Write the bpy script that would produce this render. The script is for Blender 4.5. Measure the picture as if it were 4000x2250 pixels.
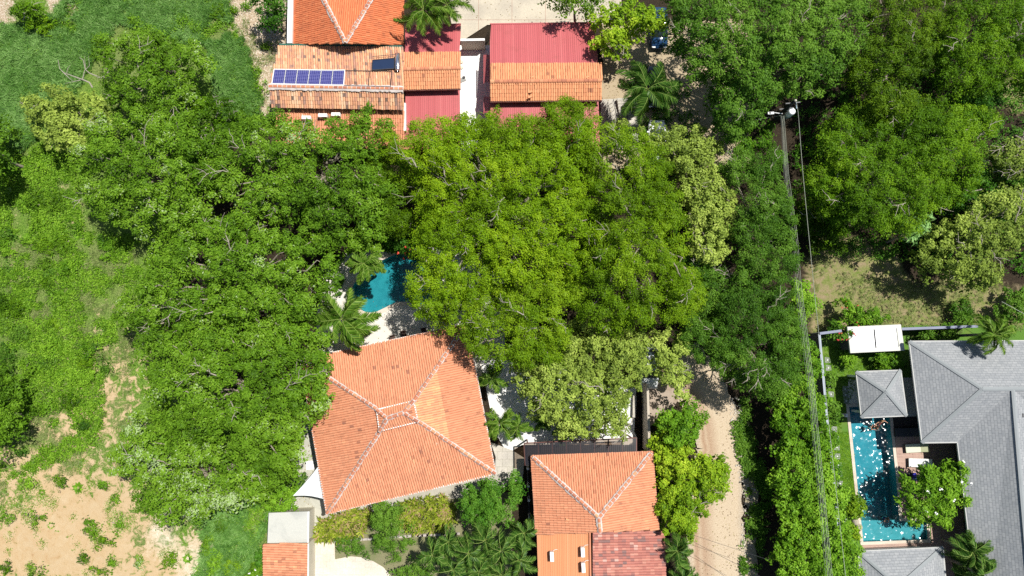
import bpy, bmesh, math, random
import numpy as np
from mathutils import Vector, Matrix, geometry
R = math.radians
random.seed(7)
for o in list(bpy.data.objects): bpy.data.objects.remove(o)
SC = bpy.context.scene
COL = SC.collection

# ---------------------------------------------------------------- camera
F = 2660.0            # focal length in pixels of the 4000 px wide photograph
CAMH = 66.2           # drone height, metres
TILT = math.atan(265.0 / F)
cd = bpy.data.cameras.new("camera"); cd.sensor_width = 36; cd.lens = F / 4000 * 36
cd.clip_start = 1; cd.clip_end = 600
cam = bpy.data.objects.new("camera", cd); COL.objects.link(cam)
cam.location = (0, 0, CAMH); cam.rotation_euler = (TILT, 0, 0)
SC.camera = cam
# ---------------------------------------------------------------- light
SUN = Vector((0.37, 0.25, 1.0)).normalized()        # towards the sun
el = math.asin(SUN.z); az = math.atan2(SUN.x, SUN.y)
w = bpy.data.worlds.new("World"); SC.world = w; w.use_nodes = True
nt = w.node_tree; nt.nodes.clear()
sky = nt.nodes.new("ShaderNodeTexSky"); sky.sky_type = 'NISHITA'; sky.sun_disc = False
sky.sun_elevation = el; sky.sun_rotation = az
bg = nt.nodes.new("ShaderNodeBackground"); bg.inputs[1].default_value = 0.065
ow = nt.nodes.new("ShaderNodeOutputWorld")
nt.links.new(sky.outputs[0], bg.inputs[0]); nt.links.new(bg.outputs[0], ow.inputs[0])
sd = bpy.data.lights.new("sun", 'SUN'); sd.energy = 4.6; sd.angle = R(0.5); sd.color = (1.0, 0.965, 0.90)
sun = bpy.data.objects.new("sun", sd); COL.objects.link(sun)
sun.rotation_euler = SUN.to_track_quat('Z', 'Y').to_euler()
SC.view_settings.view_transform = 'Standard'; SC.view_settings.look = 'None'
SC.view_settings.gamma = 1; SC.view_settings.exposure = 0.35
SC.cycles.use_denoising = False; SC.cycles.max_bounces = 5; SC.cycles.diffuse_bounces = 2; SC.cycles.transparent_max_bounces = 6
SC.cycles.caustics_reflective = False; SC.cycles.caustics_refractive = False

# ---------------------------------------------------------------- coordinates
REG = {'A': (1000, 0, 2.574), 'B': (2000, 0, 2.574), 'C': (3000, 0, 2.574), 'D': (0, 0, 2.574),
       'E': (1000, 900, 2.574), 'G': (2000, 1687, 2.574), 'F': (1000, 1687, 2.574), 'H': (3000, 1687, 2.574),
       'I': (3000, 1125, 2.576), 'J': (2000, 1125, 2.576), 'K': (1000, 1300, 2.574), 'L': (0, 1687, 2.574),
       'M': (0, 1125, 2.576), 'N': (0, 563, 2.576), 'O': (1500, 450, 1.84), 'Q': (3000, 563, 2.576),
       'V': (0, 0, 0.644), 'S': (0, 0, 1.0)}
def S(reg, x, y):
    a = REG[reg]; return (a[0] + x / a[2], a[1] + y / a[2])
ct, st = math.cos(TILT), math.sin(TILT)
def P(px, py, h=0.0):
    """the point at height h that the surveyed map position (px, py) stands for"""
    x = (px - 2000) / F; y = -(py - 1125) / F
    dx, dy, dz = x, y * ct + st, y * st - ct
    t = (h - CAMH) / dz
    return Vector((dx * t, dy * t, h))
def PN(px, py, h):
    x = (px - 2000) / F; y = -(py - 1125) / F
    dy = y * ct + st; dz = y * st - ct
    t = (h - CAMH) / dz
    return np.stack([x * t, dy * t, h + 0 * t], 1)
def W(reg, pts, h=0.0):
    return [P(*S(reg, *p), h) for p in pts]
def RP(reg, x, y, h=0.0): return P(*S(reg, x, y), h)

# ---------------------------------------------------------------- objects
def tag(o, label=None, cat=None, group=None, kind=None):
    if label: o["label"] = label
    if cat: o["category"] = cat
    if group: o["group"] = group
    if kind: o["kind"] = kind
    return o
def thing(name, label, cat, loc=(0, 0, 0), rz=0.0, group=None):
    o = bpy.data.objects.new(name, None); COL.objects.link(o)
    o.location = loc; o.rotation_euler = (0, 0, rz); o.empty_display_size = 0.3
    return tag(o, label, cat, group)
class MB:
    def __init__(s): s.v = []; s.f = []; s.t = []; s.uv = {}
    def add(s, vs, fs, t=0.5, uvs=None):
        b = len(s.v); s.v += [tuple(q) for q in vs]
        for k, f in enumerate(fs):
            if uvs is not None: s.uv[len(s.f)] = [uvs[i] for i in f]
            s.f.append(tuple(b + i for i in f)); s.t.append(t[k] if isinstance(t, (list, tuple)) else t)
        return s
    def box(s, c, d, rz=0.0, t=0.5, M=None):
        x, y, z = d[0] / 2, d[1] / 2, d[2] / 2; ca, sa = math.cos(rz), math.sin(rz); vs = []
        for k in (-z, z):
            for (i, j) in ((-x, -y), (x, -y), (x, y), (-x, y)):
                vs.append((c[0] + i * ca - j * sa, c[1] + i * sa + j * ca, c[2] + k))
        if M: vs = [M @ Vector(q) for q in vs]
        return s.add(vs, [(3, 2, 1, 0), (4, 5, 6, 7), (0, 1, 5, 4), (1, 2, 6, 5), (2, 3, 7, 6), (3, 0, 4, 7)], t)
    def tube(s, pts, r, n=6, t=0.5, cap=True):
        pts = [Vector(p) for p in pts]; rr = r if isinstance(r, (list, tuple)) else [r] * len(pts)
        rings = []; up = Vector((0.31, 0.17, 0.93))
        for i, p in enumerate(pts):
            d = (pts[min(i + 1, len(pts) - 1)] - pts[max(i - 1, 0)])
            d = d.normalized() if d.length > 1e-6 else Vector((0, 0, 1))
            a = d.cross(up)
            if a.length < 0.05: a = d.cross(Vector((1, 0, 0)))
            a.normalize(); b = d.cross(a)
            rings.append([p + (a * math.cos(6.2832 * k / n) + b * math.sin(6.2832 * k / n)) * rr[i] for k in range(n)])
        vs = [q for g in rings for q in g]; fs = []
        for i in range(len(pts) - 1):
            for k in range(n):
                fs.append((i * n + k, i * n + (k + 1) % n, (i + 1) * n + (k + 1) % n, (i + 1) * n + k))
        if cap: fs.append(tuple(range(n))); fs.append(tuple(range((len(pts) - 1) * n, len(pts) * n))[::-1])
        return s.add(vs, fs, t)
    def bar(s, a, b, wd, ht, t=0.5):
        a = Vector(a); b = Vector(b); d = b - a; L = d.length
        if L < 1e-5: return s
        q = d.to_track_quat('X', 'Z').to_matrix().to_4x4(); q.translation = (a + b) / 2
        return s.box((0, 0, 0), (L, wd, ht), 0, t, q)
    def prism(s, poly, z0, z1, t=0.5):
        n = len(poly); ps = [(p[0], p[1]) for p in poly]
        ar = sum(ps[i][0] * ps[(i + 1) % n][1] - ps[(i + 1) % n][0] * ps[i][1] for i in range(n))
        if ar < 0: ps = ps[::-1]
        vs = [(x, y, z0) for x, y in ps] + [(x, y, z1) for x, y in ps]
        fs = [tuple(range(n))[::-1], tuple(range(n, 2 * n))] + [(i, (i + 1) % n, n + (i + 1) % n, n + i) for i in range(n)]
        return s.add(vs, fs, t)
    def lathe(s, c, prof, n=12, t=0.5):
        vs = []; fs = []
        for (r, z) in prof:
            for k in range(n): vs.append((c[0] + r * math.cos(6.2832 * k / n), c[1] + r * math.sin(6.2832 * k / n), c[2] + z))
        for i in range(len(prof) - 1):
            for k in range(n): fs.append((i * n + k, i * n + (k + 1) % n, (i + 1) * n + (k + 1) % n, (i + 1) * n + k))
        fs.append(tuple(range(n))[::-1]); fs.append(tuple(range((len(prof) - 1) * n, len(prof) * n)))
        return s.add(vs, fs, t)
    def build(s, name, m, parent=None, world=True, smooth=False):
        me = bpy.data.meshes.new(name)
        off = Vector((0, 0, 0))
        if parent is not None and world:
            p = parent
            while p is not None: off = off + p.location; p = p.parent
        me.from_pydata([(q[0] - off.x, q[1] - off.y, q[2] - off.z) for q in s.v], [], s.f)
        at = me.attributes.new("tint", 'FLOAT', 'FACE'); at.data.foreach_set("value", np.array(s.t, dtype=np.float32))
        if s.uv:
            ul = me.uv_layers.new(name="UVMap")
            for k, pl in enumerate(me.polygons):
                if k in s.uv:
                    for j, li in enumerate(pl.loop_indices): ul.data[li].uv = s.uv[k][j]
        if smooth: me.polygons.foreach_set("use_smooth", [True] * len(me.polygons))
        me.materials.append(m); me.update()
        o = bpy.data.objects.new(name, me); COL.objects.link(o)
        if parent is not None: o.parent = parent
        return o
def copy_tree(o, parent=None):
    c = o.copy(); COL.objects.link(c)
    if parent is not None: c.parent = parent
    for ch in [x for x in o.children]: copy_tree(ch, c)
    return c

# ---------------------------------------------------------------- materials
def srgb(r, g, b):
    f = lambda c: (c / 255 / 12.92) if c <= 10 else ((c / 255 + 0.055) / 1.055) ** 2.4
    return (f(r), f(g), f(b), 1)
def newmat(name):
    m = bpy.data.materials.new(name); m.use_nodes = True; t = m.node_tree; t.nodes.clear()
    o = t.nodes.new("ShaderNodeOutputMaterial"); b = t.nodes.new("ShaderNodeBsdfPrincipled")
    t.links.new(b.outputs[0], o.inputs[0]); return m, t, b, o
def N(t, typ, **kw):
    n = t.nodes.new(typ)
    for k, v in kw.items(): setattr(n, k, v)
    return n
def ramp(t, fac, stops, interp='LINEAR'):
    r = t.nodes.new("ShaderNodeValToRGB"); e = r.color_ramp.elements; r.color_ramp.interpolation = interp
    while len(e) > 1: e.remove(e[0])
    e[0].position = stops[0][0]; e[0].color = tuple(stops[0][1][:3]) + (1,)
    for p, c in stops[1:]:
        q = e.new(p); q.color = tuple(c[:3]) + (1,)
    t.links.new(fac, r.inputs[0]); return r.outputs[0]
def noise(t, scale, detail=4, rough=0.6, vec=None, dist=0.0):
    n = N(t, "ShaderNodeTexNoise"); n.inputs["Scale"].default_value = scale; n.inputs["Detail"].default_value = detail
    n.inputs["Roughness"].default_value = rough; n.inputs["Distortion"].default_value = dist
    if vec is None:
        g = N(t, "ShaderNodeTexCoord"); vec = g.outputs["Object"]
    t.links.new(vec, n.inputs["Vector"]); return n.outputs["Fac"]
def mix(t, fac, a, b, mode='MIX'):
    m = N(t, "ShaderNodeMix", data_type='RGBA', blend_type=mode)
    for s, v in ((m.inputs[0], fac), (m.inputs[6], a), (m.inputs[7], b)):
        if isinstance(v, (int, float)): s.default_value = v
        elif isinstance(v, (tuple, list)): s.default_value = tuple(v[:3]) + (1,)
        else: t.links.new(v, s)
    return m.outputs[2]
def math_(t, op, a, b=None, c=None, clamp=False):
    m = N(t, "ShaderNodeMath", operation=op); m.use_clamp = clamp
    for s, v in zip(m.inputs, (a, b, c)):
        if v is None: continue
        if isinstance(v, (int, float)): s.default_value = v
        else: t.links.new(v, s)
    return m.outputs[0]
def attr(t, name):
    a = N(t, "ShaderNodeAttribute"); a.attribute_name = name; return a
def bump(t, b, h, strength=0.4, dist=0.05):
    n = N(t, "ShaderNodeBump"); n.inputs["Strength"].default_value = strength; n.inputs["Distance"].default_value = dist
    t.links.new(h, n.inputs["Height"]); t.links.new(n.outputs[0], b.inputs["Normal"])
def plain(name, c, rough=0.7, var=0.12, scale=3.0, metal=0.0, bmp=0.0, spec=0.4, stain=None, stain_s=0.6):
    """a coloured surface with fine grain and broad wear"""
    m, t, b, o = newmat(name)
    n1 = noise(t, scale * 8, 5, 0.7); n2 = noise(t, stain_s, 5, 0.6, dist=0.6)
    c = tuple(c[:3])
    lo = tuple(x * (1 - var) for x in c); hi = tuple(min(1, x * (1 + var)) for x in c)
    col = ramp(t, n1, [(0.3, lo), (0.7, hi)])
    if stain is None: stain = tuple(x * (1 - 2.2 * var) for x in c)
    f = ramp(t, n2, [(0.48, (0, 0, 0)), (0.75, (0.8, 0.8, 0.8))])
    col = mix(t, f, col, stain)
    t.links.new(col, b.inputs["Base Color"]); b.inputs["Roughness"].default_value = rough
    b.inputs["Metallic"].default_value = metal; b.inputs["Specular IOR Level"].default_value = spec
    if bmp: bump(t, b, n1, bmp, 0.02)
    return m
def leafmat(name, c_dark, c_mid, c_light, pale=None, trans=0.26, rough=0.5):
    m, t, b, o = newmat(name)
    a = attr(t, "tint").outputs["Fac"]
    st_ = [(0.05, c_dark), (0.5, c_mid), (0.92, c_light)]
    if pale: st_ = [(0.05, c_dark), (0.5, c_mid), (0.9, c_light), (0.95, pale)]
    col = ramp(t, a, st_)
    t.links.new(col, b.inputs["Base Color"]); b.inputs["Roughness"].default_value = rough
    b.inputs["Specular IOR Level"].default_value = 0.12
    tr = N(t, "ShaderNodeBsdfTranslucent")
    hs = N(t, "ShaderNodeHueSaturation"); hs.inputs["Saturation"].default_value = 1.1; hs.inputs["Value"].default_value = 1.25
    t.links.new(col, hs.inputs["Color"]); t.links.new(hs.outputs[0], tr.inputs[0])
    mx = N(t, "ShaderNodeMixShader"); mx.inputs[0].default_value = trans
    t.links.new(b.outputs[0], mx.inputs[1]); t.links.new(tr.outputs[0], mx.inputs[2]); t.links.new(mx.outputs[0], o.inputs[0])
    return m
L3 = lambda r, g, b: (r, g, b)
LM = {
 'field': leafmat('leaf_mid_green', L3(.045, .11, .006), L3(.13, .27, .014), L3(.235, .40, .032), L3(.40, .52, .24)),
 'lime': leafmat('leaf_lime_green', L3(.07, .14, .003), L3(.175, .32, .006), L3(.31, .46, .014)),
 'lime2': leafmat('leaf_deep_shaded_lime', L3(.055, .12, .003), L3(.14, .265, .006), L3(.26, .40, .014)),  # darker lime, with the central canopy's right and lower shade painted in
 'pale': leafmat('leaf_pale_yellow_green', L3(.14, .21, .03), L3(.34, .45, .075), L3(.50, .60, .13)),
 'yellow': leafmat('leaf_yellow_green', L3(.10, .21, .008), L3(.27, .43, .018), L3(.46, .59, .04)),
 'olive': leafmat('leaf_dark_olive', L3(.028, .07, .003), L3(.075, .16, .006), L3(.15, .26, .010)),
 'olive2': leafmat('leaf_olive_lime', L3(.038, .10, .003), L3(.105, .23, .007), L3(.21, .37, .013)),
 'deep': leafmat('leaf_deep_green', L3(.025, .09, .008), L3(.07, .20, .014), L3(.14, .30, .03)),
 'deep2': leafmat('leaf_soft_green', L3(.03, .09, .008), L3(.085, .20, .016), L3(.165, .31, .033)),
 'bright': leafmat('leaf_bright_green', L3(.05, .14, .008), L3(.15, .32, .016), L3(.29, .50, .04)),
 'cecropia': leafmat('leaf_palmate_green', L3(.09, .20, .05), L3(.20, .40, .11), L3(.32, .54, .18)),
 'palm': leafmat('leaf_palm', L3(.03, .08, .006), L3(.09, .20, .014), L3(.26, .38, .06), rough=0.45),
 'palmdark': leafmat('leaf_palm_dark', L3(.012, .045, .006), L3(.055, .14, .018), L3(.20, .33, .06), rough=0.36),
 'croton': leafmat('leaf_croton', L3(.10, .12, .02), L3(.24, .32, .02), L3(.42, .48, .06), L3(.45, .32, .16)),
 'blade': leafmat('grass_blade', L3(.045, .13, .02), L3(.12, .27, .045), L3(.28, .46, .14)),
 'cover': leafmat('ground_cover_leaf', L3(.05, .13, .008), L3(.14, .30, .016), L3(.27, .46, .04)),
 'dryblade': leafmat('dry_grass_blade', L3(.11, .17, .04), L3(.21, .28, .08), L3(.38, .40, .17)),
}
BARK = plain('bark_grey', (.30, .26, .20), 0.9, 0.3, 2.0, bmp=0.5)
BARKP = plain('bark_pale', (.36, .32, .26), 0.9, 0.25, 2.0)
WHITE = plain('white_paint', (.80, .80, .78), 0.6, 0.05, 1.0)
CREAM = plain('cream_wall', (.62, .57, .45), 0.8, 0.08, 1.0)
CONC = plain('weathered_concrete', (.42, .41, .36), 0.9, 0.15, 1.5, bmp=0.3, stain=(.25, .24, .20))
DARK = plain('dark_metal', (.035, .035, .04), 0.5, 0.2, 1.0)
RUST = plain('rust_brown_metal', (.16, .06, .045), 0.6, 0.25, 1.0)
GLASS = plain('window_glass', (.03, .045, .05), 0.08, 0.1, 1.0, spec=0.8)
MORTAR = plain('white_mortar', (.60, .53, .49), 0.95, 0.18, 3.0, bmp=0.5, stain=(.42, .38, .35), stain_s=1.2)
# ---------------------------------------------------------------- numpy noise / polygons
def vnoise(x, y, seed=0):
    xi = np.floor(x).astype(np.int64); yi = np.floor(y).astype(np.int64); fx = x - xi; fy = y - yi
    fx = fx * fx * (3 - 2 * fx); fy = fy * fy * (3 - 2 * fy)
    def hsh(a, b):
        n = (a * 374761393 + b * 668265263 + seed * 974711) & 0x7fffffff
        n = ((n ^ (n >> 13)) * 1274126177) & 0x7fffffff
        return ((n ^ (n >> 16)) & 0xffff) / 65535.0
    return (hsh(xi, yi) * (1 - fx) + hsh(xi + 1, yi) * fx) * (1 - fy) + (hsh(xi, yi + 1) * (1 - fx) + hsh(xi + 1, yi + 1) * fx) * fy
def sdist(x, y, poly):
    """distance to the outline, positive inside"""
    d = np.full(x.shape, 1e9); inside = np.zeros(x.shape, bool); n = len(poly)
    for i in range(n):
        ax, ay = poly[i][0], poly[i][1]; bx, by = poly[(i + 1) % n][0], poly[(i + 1) % n][1]
        ex, ey = bx - ax, by - ay; L = ex * ex + ey * ey + 1e-12
        tt = np.clip(((x - ax) * ex + (y - ay) * ey) / L, 0, 1)
        d = np.minimum(d, np.hypot(x - ax - tt * ex, y - ay - tt * ey))
        c = ((ay > y) != (by > y)) & (x < (bx - ax) * (y - ay) / (by - ay + 1e-12) + ax)
        inside ^= c
    return np.where(inside, d, -d)
def smooth_closed(pts, k=6):
    out = []; n = len(pts)
    for i in range(n):
        p0, p1, p2, p3 = (Vector(pts[(i + j - 1) % n]) for j in range(4))
        for s in range(k):
            t = s / k
            out.append(0.5 * ((2 * p1) + (p2 - p0) * t + (2 * p0 - 5 * p1 + 4 * p2 - p3) * t * t + (3 * p1 - p0 - 3 * p2 + p3) * t ** 3))
    return out
def quads_object(name, V, T, m, parent=None, verts_per=4):
    """V (n,4,3) quads, T (n,) tint"""
    off = Vector((0, 0, 0)); p = parent
    while p is not None: off = off + p.location; p = p.parent
    V = V - np.array(off[:]); n = V.shape[0]
    me = bpy.data.meshes.new(name)
    me.vertices.add(n * 4); me.vertices.foreach_set("co", V.reshape(-1).astype(np.float32))
    me.loops.add(n * 4); me.loops.foreach_set("vertex_index", np.arange(n * 4, dtype=np.int32))
    me.polygons.add(n); me.polygons.foreach_set("loop_start", np.arange(0, n * 4, 4, dtype=np.int32))
    me.polygons.foreach_set("loop_total", np.full(n, 4, dtype=np.int32))
    at = me.attributes.new("tint", 'FLOAT', 'FACE'); at.data.foreach_set("value", np.clip(T, 0, 1).astype(np.float32))
    me.materials.append(m); me.update(calc_edges=True)
    o = bpy.data.objects.new(name, me); COL.objects.link(o)
    if parent is not None: o.parent = parent
    return o
def nrm(a): return a / (np.linalg.norm(a, axis=1, keepdims=True) + 1e-9)
def leaf_quads(c, nv, ln, wd, rng, tang=None):
    """rhombic leaves lying in the plane of normal nv, random heading"""
    n = c.shape[0]
    r = rng.normal(size=(n, 3)) if tang is None else tang
    a = nrm(np.cross(nv, r)) if tang is None else nrm(tang)
    b = nrm(np.cross(nv, a))
    ln = ln * rng.uniform(.7, 1.3, (n, 1)); wd = wd * rng.uniform(.7, 1.3, (n, 1))
    tip = c + a * ln * .5 - nv * ln * .10; base = c - a * ln * .5
    return np.stack([base, c + b * wd * .5 + nv * wd * .12, tip, c - b * wd * .5 + nv * wd * .12], 1)
STATS = {'leaves': 0}
def clump_leaves(cen, rad, tint, n_leaf, leaf, rng, flat=.70, up=.45, rnd=.30):
    k = cen.shape[0]; n = k * n_leaf; idx = np.repeat(np.arange(k), n_leaf)
    d = nrm(rng.normal(size=(n, 3))); d[:, 2] = np.where(d[:, 2] < -.15, -d[:, 2], d[:, 2])
    rr = rad[idx][:, None] * rng.uniform(.35, 1.05, (n, 1)) * (1 + .18 * np.sin(np.arctan2(d[:, 1], d[:, 0]) * 5 + idx * 1.7))[:, None]
    pos = cen[idx] + d * rr * np.array([1, 1, flat])
    nv = nrm(d * .75 + np.array([0, 0, up]) + rng.normal(size=(n, 3)) * rnd)
    q = leaf_quads(pos, nv, leaf[0], leaf[1], rng)
    t = tint[idx] + rng.normal(size=n) * .13
    STATS['leaves'] += n
    return q, t
def crown_clumps(poly, lo, hi, sp, lobe, amp, rng, seed, edge=.45, crevice=.55):
    """clump centres laid over a lobed dome whose outline on the ground plan is poly (photo map px)"""
    xs = [p[0] for p in poly]; ys = [p[1] for p in poly]; s = sp * 42
    gx, gy = np.meshgrid(np.arange(min(xs) - 40, max(xs) + 40, s), np.arange(min(ys) - 40, max(ys) + 40, s))
    gx = gx.ravel() + rng.uniform(-.45, .45, gx.size) * s; gy = gy.ravel() + rng.uniform(-.45, .45, gy.size) * s
    d = sdist(gx, gy, poly) / 42
    dn = d + (vnoise(gx / 55, gy / 55, seed) - .5) * 2 * edge * 1.5
    k = dn > .12
    if k.sum() < 5: k = d > 0
    if k.sum() < 3:
        gx = np.array([sum(xs) / len(xs) + a for a in (-8, 8, 0)]); gy = np.array([sum(ys) / len(ys) + a for a in (0, 5, -8)]); d = np.array([.3, .3, .3]); k = d > 0
    gx, gy, d = gx[k], gy[k], np.maximum(d[k], 0.02)
    # lobes
    ls = lobe * 42
    lx, ly = np.meshgrid(np.arange(min(xs), max(xs) + ls, ls), np.arange(min(ys), max(ys) + ls, ls * .87))
    lx = lx + (np.arange(lx.shape[0])[:, None] % 2) * ls * .5
    lx = lx.ravel() + rng.uniform(-.33, .33, lx.size) * ls; ly = ly.ravel() + rng.uniform(-.33, .33, ly.size) * ls
    lz = rng.uniform(-.5, .5, lx.size) * amp * 1.3
    D = np.hypot(gx[:, None] - lx[None], gy[:, None] - ly[None]) / 42
    near = D.argmin(1); dl = D.min(1)
    q = np.clip(dl / (lobe * .62), 0, 1.2)
    keep = ~((q > .88) & (len(q) > 12) & (rng.random(q.size) < crevice))
    R0 = max(1.5, .30 * min(max(xs) - min(xs), max(ys) - min(ys)) / 42 * 1.4)
    tt = np.clip(d / R0, 0, 1)
    h = lo + (hi - lo) * np.sqrt(1 - (1 - tt) ** 2) + amp * (1 - 2.2 * q * q) * np.clip(d / .8, .25, 1) + lz[near] + rng.normal(size=q.size) * min(.34, .05 * hi)
    h = np.maximum(h, .5)
    gx, gy, h, d, q, near = (a[keep] for a in (gx, gy, h, d, q, near))
    return gx, gy, h, d, q, near, (lx, ly)
def branch(mb, a, b, r0, r1, rng, sag=.12, n=5, t=.5):
    a = Vector(a); b = Vector(b); L = (b - a).length; pts = []
    for i in range(n + 1):
        f = i / n; p = a.lerp(b, f)
        p += Vector((rng.normal() * .05 * L, rng.normal() * .05 * L, math.sin(f * math.pi) * sag * L)) * (0 if i in (0, n) else 1)
        pts.append(p)
    mb.tube(pts, [r0 + (r1 - r0) * i / n for i in range(n + 1)], 6, t)
    return pts
def tree(name, label, cat, poly, lo, hi, mat, sp=.8, leaf=(.24, .11), n_leaf=90, lobe=3.0, amp=.55, seed=1,
         group=None, base=None, bare=3, trunk_r=None, crevice=.55, tshift=0.0, barkm=None, rad=.62, blotch=None, edge=.45, extra=None):
    rng = np.random.default_rng(seed)
    gx, gy, h, d, q, near, (lx, ly) = crown_clumps(poly, lo, hi, sp, lobe, amp, rng, seed, edge, crevice)
    cx = sum(p[0] for p in poly) / len(poly); cy = sum(p[1] for p in poly) / len(poly)
    if base is None:
        b = P(cx, cy, hi * .8); b = Vector((b.x, b.y, 0))
    else: b = P(base[0], base[1], 0)
    root = thing(name, label, cat, b, 0, group)
    cen = PN(gx, gy, h)
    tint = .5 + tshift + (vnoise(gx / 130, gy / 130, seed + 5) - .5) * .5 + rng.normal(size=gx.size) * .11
    r = sp * rad / .8 * .98 * rng.uniform(.75, 1.3, gx.size)
    Q = []; T = []
    a, t_ = clump_leaves(cen, r, tint, n_leaf, leaf, rng); Q.append(a); T.append(t_)
    # inner layer: sparser, lower, thicker leaves fill the crown's volume
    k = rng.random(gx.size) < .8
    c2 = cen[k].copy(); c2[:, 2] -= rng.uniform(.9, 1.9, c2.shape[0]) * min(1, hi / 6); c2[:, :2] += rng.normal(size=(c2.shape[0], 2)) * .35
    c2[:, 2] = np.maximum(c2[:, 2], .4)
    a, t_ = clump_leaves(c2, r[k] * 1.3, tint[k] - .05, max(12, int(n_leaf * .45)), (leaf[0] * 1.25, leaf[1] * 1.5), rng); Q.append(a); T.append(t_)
    # skirt hanging at the rim
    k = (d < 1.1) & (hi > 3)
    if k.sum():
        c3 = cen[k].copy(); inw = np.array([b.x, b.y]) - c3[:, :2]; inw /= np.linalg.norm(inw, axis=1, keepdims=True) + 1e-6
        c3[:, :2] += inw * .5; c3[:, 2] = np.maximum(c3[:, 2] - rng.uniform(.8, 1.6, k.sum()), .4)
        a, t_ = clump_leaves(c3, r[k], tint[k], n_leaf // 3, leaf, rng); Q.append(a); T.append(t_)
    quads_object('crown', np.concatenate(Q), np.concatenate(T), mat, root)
    # trunk and limbs
    area = (max(p[0] for p in poly) - min(p[0] for p in poly)) * (max(p[1] for p in poly) - min(p[1] for p in poly)) / 1800
    tr = trunk_r or min(.55, .06 + .012 * math.sqrt(area) * 1.6)
    mb = MB(); fork = Vector((b.x + rng.normal() * .2, b.y + rng.normal() * .2, lo * .5 + .3))
    mb.tube([(b.x, b.y, -.1), (b.x + .02, b.y, .4), fork.lerp(b, .5), fork], [tr * 1.35, tr, tr * .92, tr * .8], 9)
    pl = sdist(lx, ly, poly) > 5
    nb = 0
    for X, Y in zip(lx[pl], ly[pl]):
        j = np.argmin(np.hypot(gx - X, gy - Y)); e = Vector(cen[j]); e.z -= .45
        mid = branch(mb, fork, fork.lerp(e, .55) + Vector((0, 0, .3)), tr * .5, tr * .22, rng)[-1]
        branch(mb, mid, e, tr * .22, .03, rng)
        nb += 1
    mb.build('trunk', barkm or BARK, root)
    # bare pale twigs that poke through the leaves
    if bare and pl.sum():
        cand = np.where(q < 1.05)[0]
        for _ in range(bare):
            bm_ = MB(); jj = cand[rng.integers(len(cand))]; e = Vector(cen[jj]) + Vector((0, 0, .25)); ang = math.atan2(e.y - b.y, e.x - b.x) + rng.normal() * .6; L = rng.uniform(1.4, 3.2); dv = Vector((math.cos(ang), math.sin(ang), .12))
            p = branch(bm_, e - dv * L * .6 - Vector((0, 0, .7)), e + dv * L * .4, .055, .016, rng, .10, 6)
            for s_ in range(5):
                o_ = p[1 + s_]; a2 = ang + (1 if s_ % 2 else -1) * rng.uniform(.4, .9); l2 = L * rng.uniform(.2, .42)
                p2 = branch(bm_, o_, o_ + Vector((math.cos(a2) * l2, math.sin(a2) * l2, rng.uniform(.1, .3))), .026, .010, rng, .06, 3)
            bm_.build('bare_branch', BARKP, root)
    if extra: extra(root, gx, gy, cen, rng)
    return root
def flowers(color, n, size=.12, name='flowers'):
    def f(root, gx, gy, cen, rng):
        k = rng.integers(0, len(gx), n); c = cen[k] + np.array([0, 0, .45]) + rng.normal(size=(n, 3)) * .3 * np.array([1, 1, .3])
        c = np.repeat(c, 5, 0) + rng.normal(size=(n * 5, 3)) * size * .35
        nv = nrm(np.array([0, 0, 1.0]) + rng.normal(size=(n * 5, 3)) * .4)
        quads_object(name, leaf_quads(c, nv, size, size * .8, rng), np.full(n * 5, .5), color, root)
    return f
# ---------------------------------------------------------------- palms
def frond_mesh(name, L, droop, leaflet, seed, mat, wide=.030, up=.55):
    rng = np.random.default_rng(seed); pts = []; bend = rng.uniform(-.34, .34); nl = int(L / .062)
    for i in range(13):
        f = i / 12
        pts.append((L * f * (1 - .16 * f * f * droop), bend * L * f ** 2.2, L * (up * f - droop * f ** 2.2 * .70)))
    P_ = np.array(pts); Q = []; T = []
    for i in range(nl):
        f = .10 + .90 * i / (nl - 1); k = min(11, int(f * 12)); g = f * 12 - k
        o = P_[k] * (1 - g) + P_[k + 1] * g; d = P_[k + 1] - P_[k]; d /= np.linalg.norm(d)
        sd_ = np.cross(d, np.array([0, 0, 1.0])); sd_ /= np.linalg.norm(sd_)
        ll = leaflet * (math.sin(math.pi * min(1, (f * .84 + .13))) ** .6 + .10) * rng.uniform(.75, 1.12)
        for s in (-1, 1):
            v = d * (.45 + .45 * f) + sd_ * s * .85 + np.array([0, 0, -.15 - .65 * rng.random()]); v /= np.linalg.norm(v)
            side = np.cross(v, np.array([0, 0, 1.0]) + rng.normal(size=3) * .5); side /= np.linalg.norm(side)
            m_ = o + v * ll * .5; e = o + v * ll + np.array([0, 0, -.20 * ll])
            Q.append([o + side * wide * 1.1, o + v * ll * .62 + side * wide * .8, e, o + v * ll * .45 - side * wide * 1.1] if False else [o - side * wide * 1.2, o + side * wide * 1.2, o + v * ll * .62 + side * wide * .9, e]); T.append(.30 + .75 * (rng.random() - .4) + .22 * f)
    Q = np.array(Q); me = quads_object(name, Q, np.array(T), mat); mb = MB()
    mb.tube([tuple(p + np.array([0, 0, .01])) for p in P_], [.030 - .024 * i / 12 for i in range(13)], 5)
    r = mb.build('midrib', RIB, me)
    return me
RIB = plain('frond_midrib', (.24, .32, .07), 0.6, 0.15)
FRONDS = {}
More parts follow.
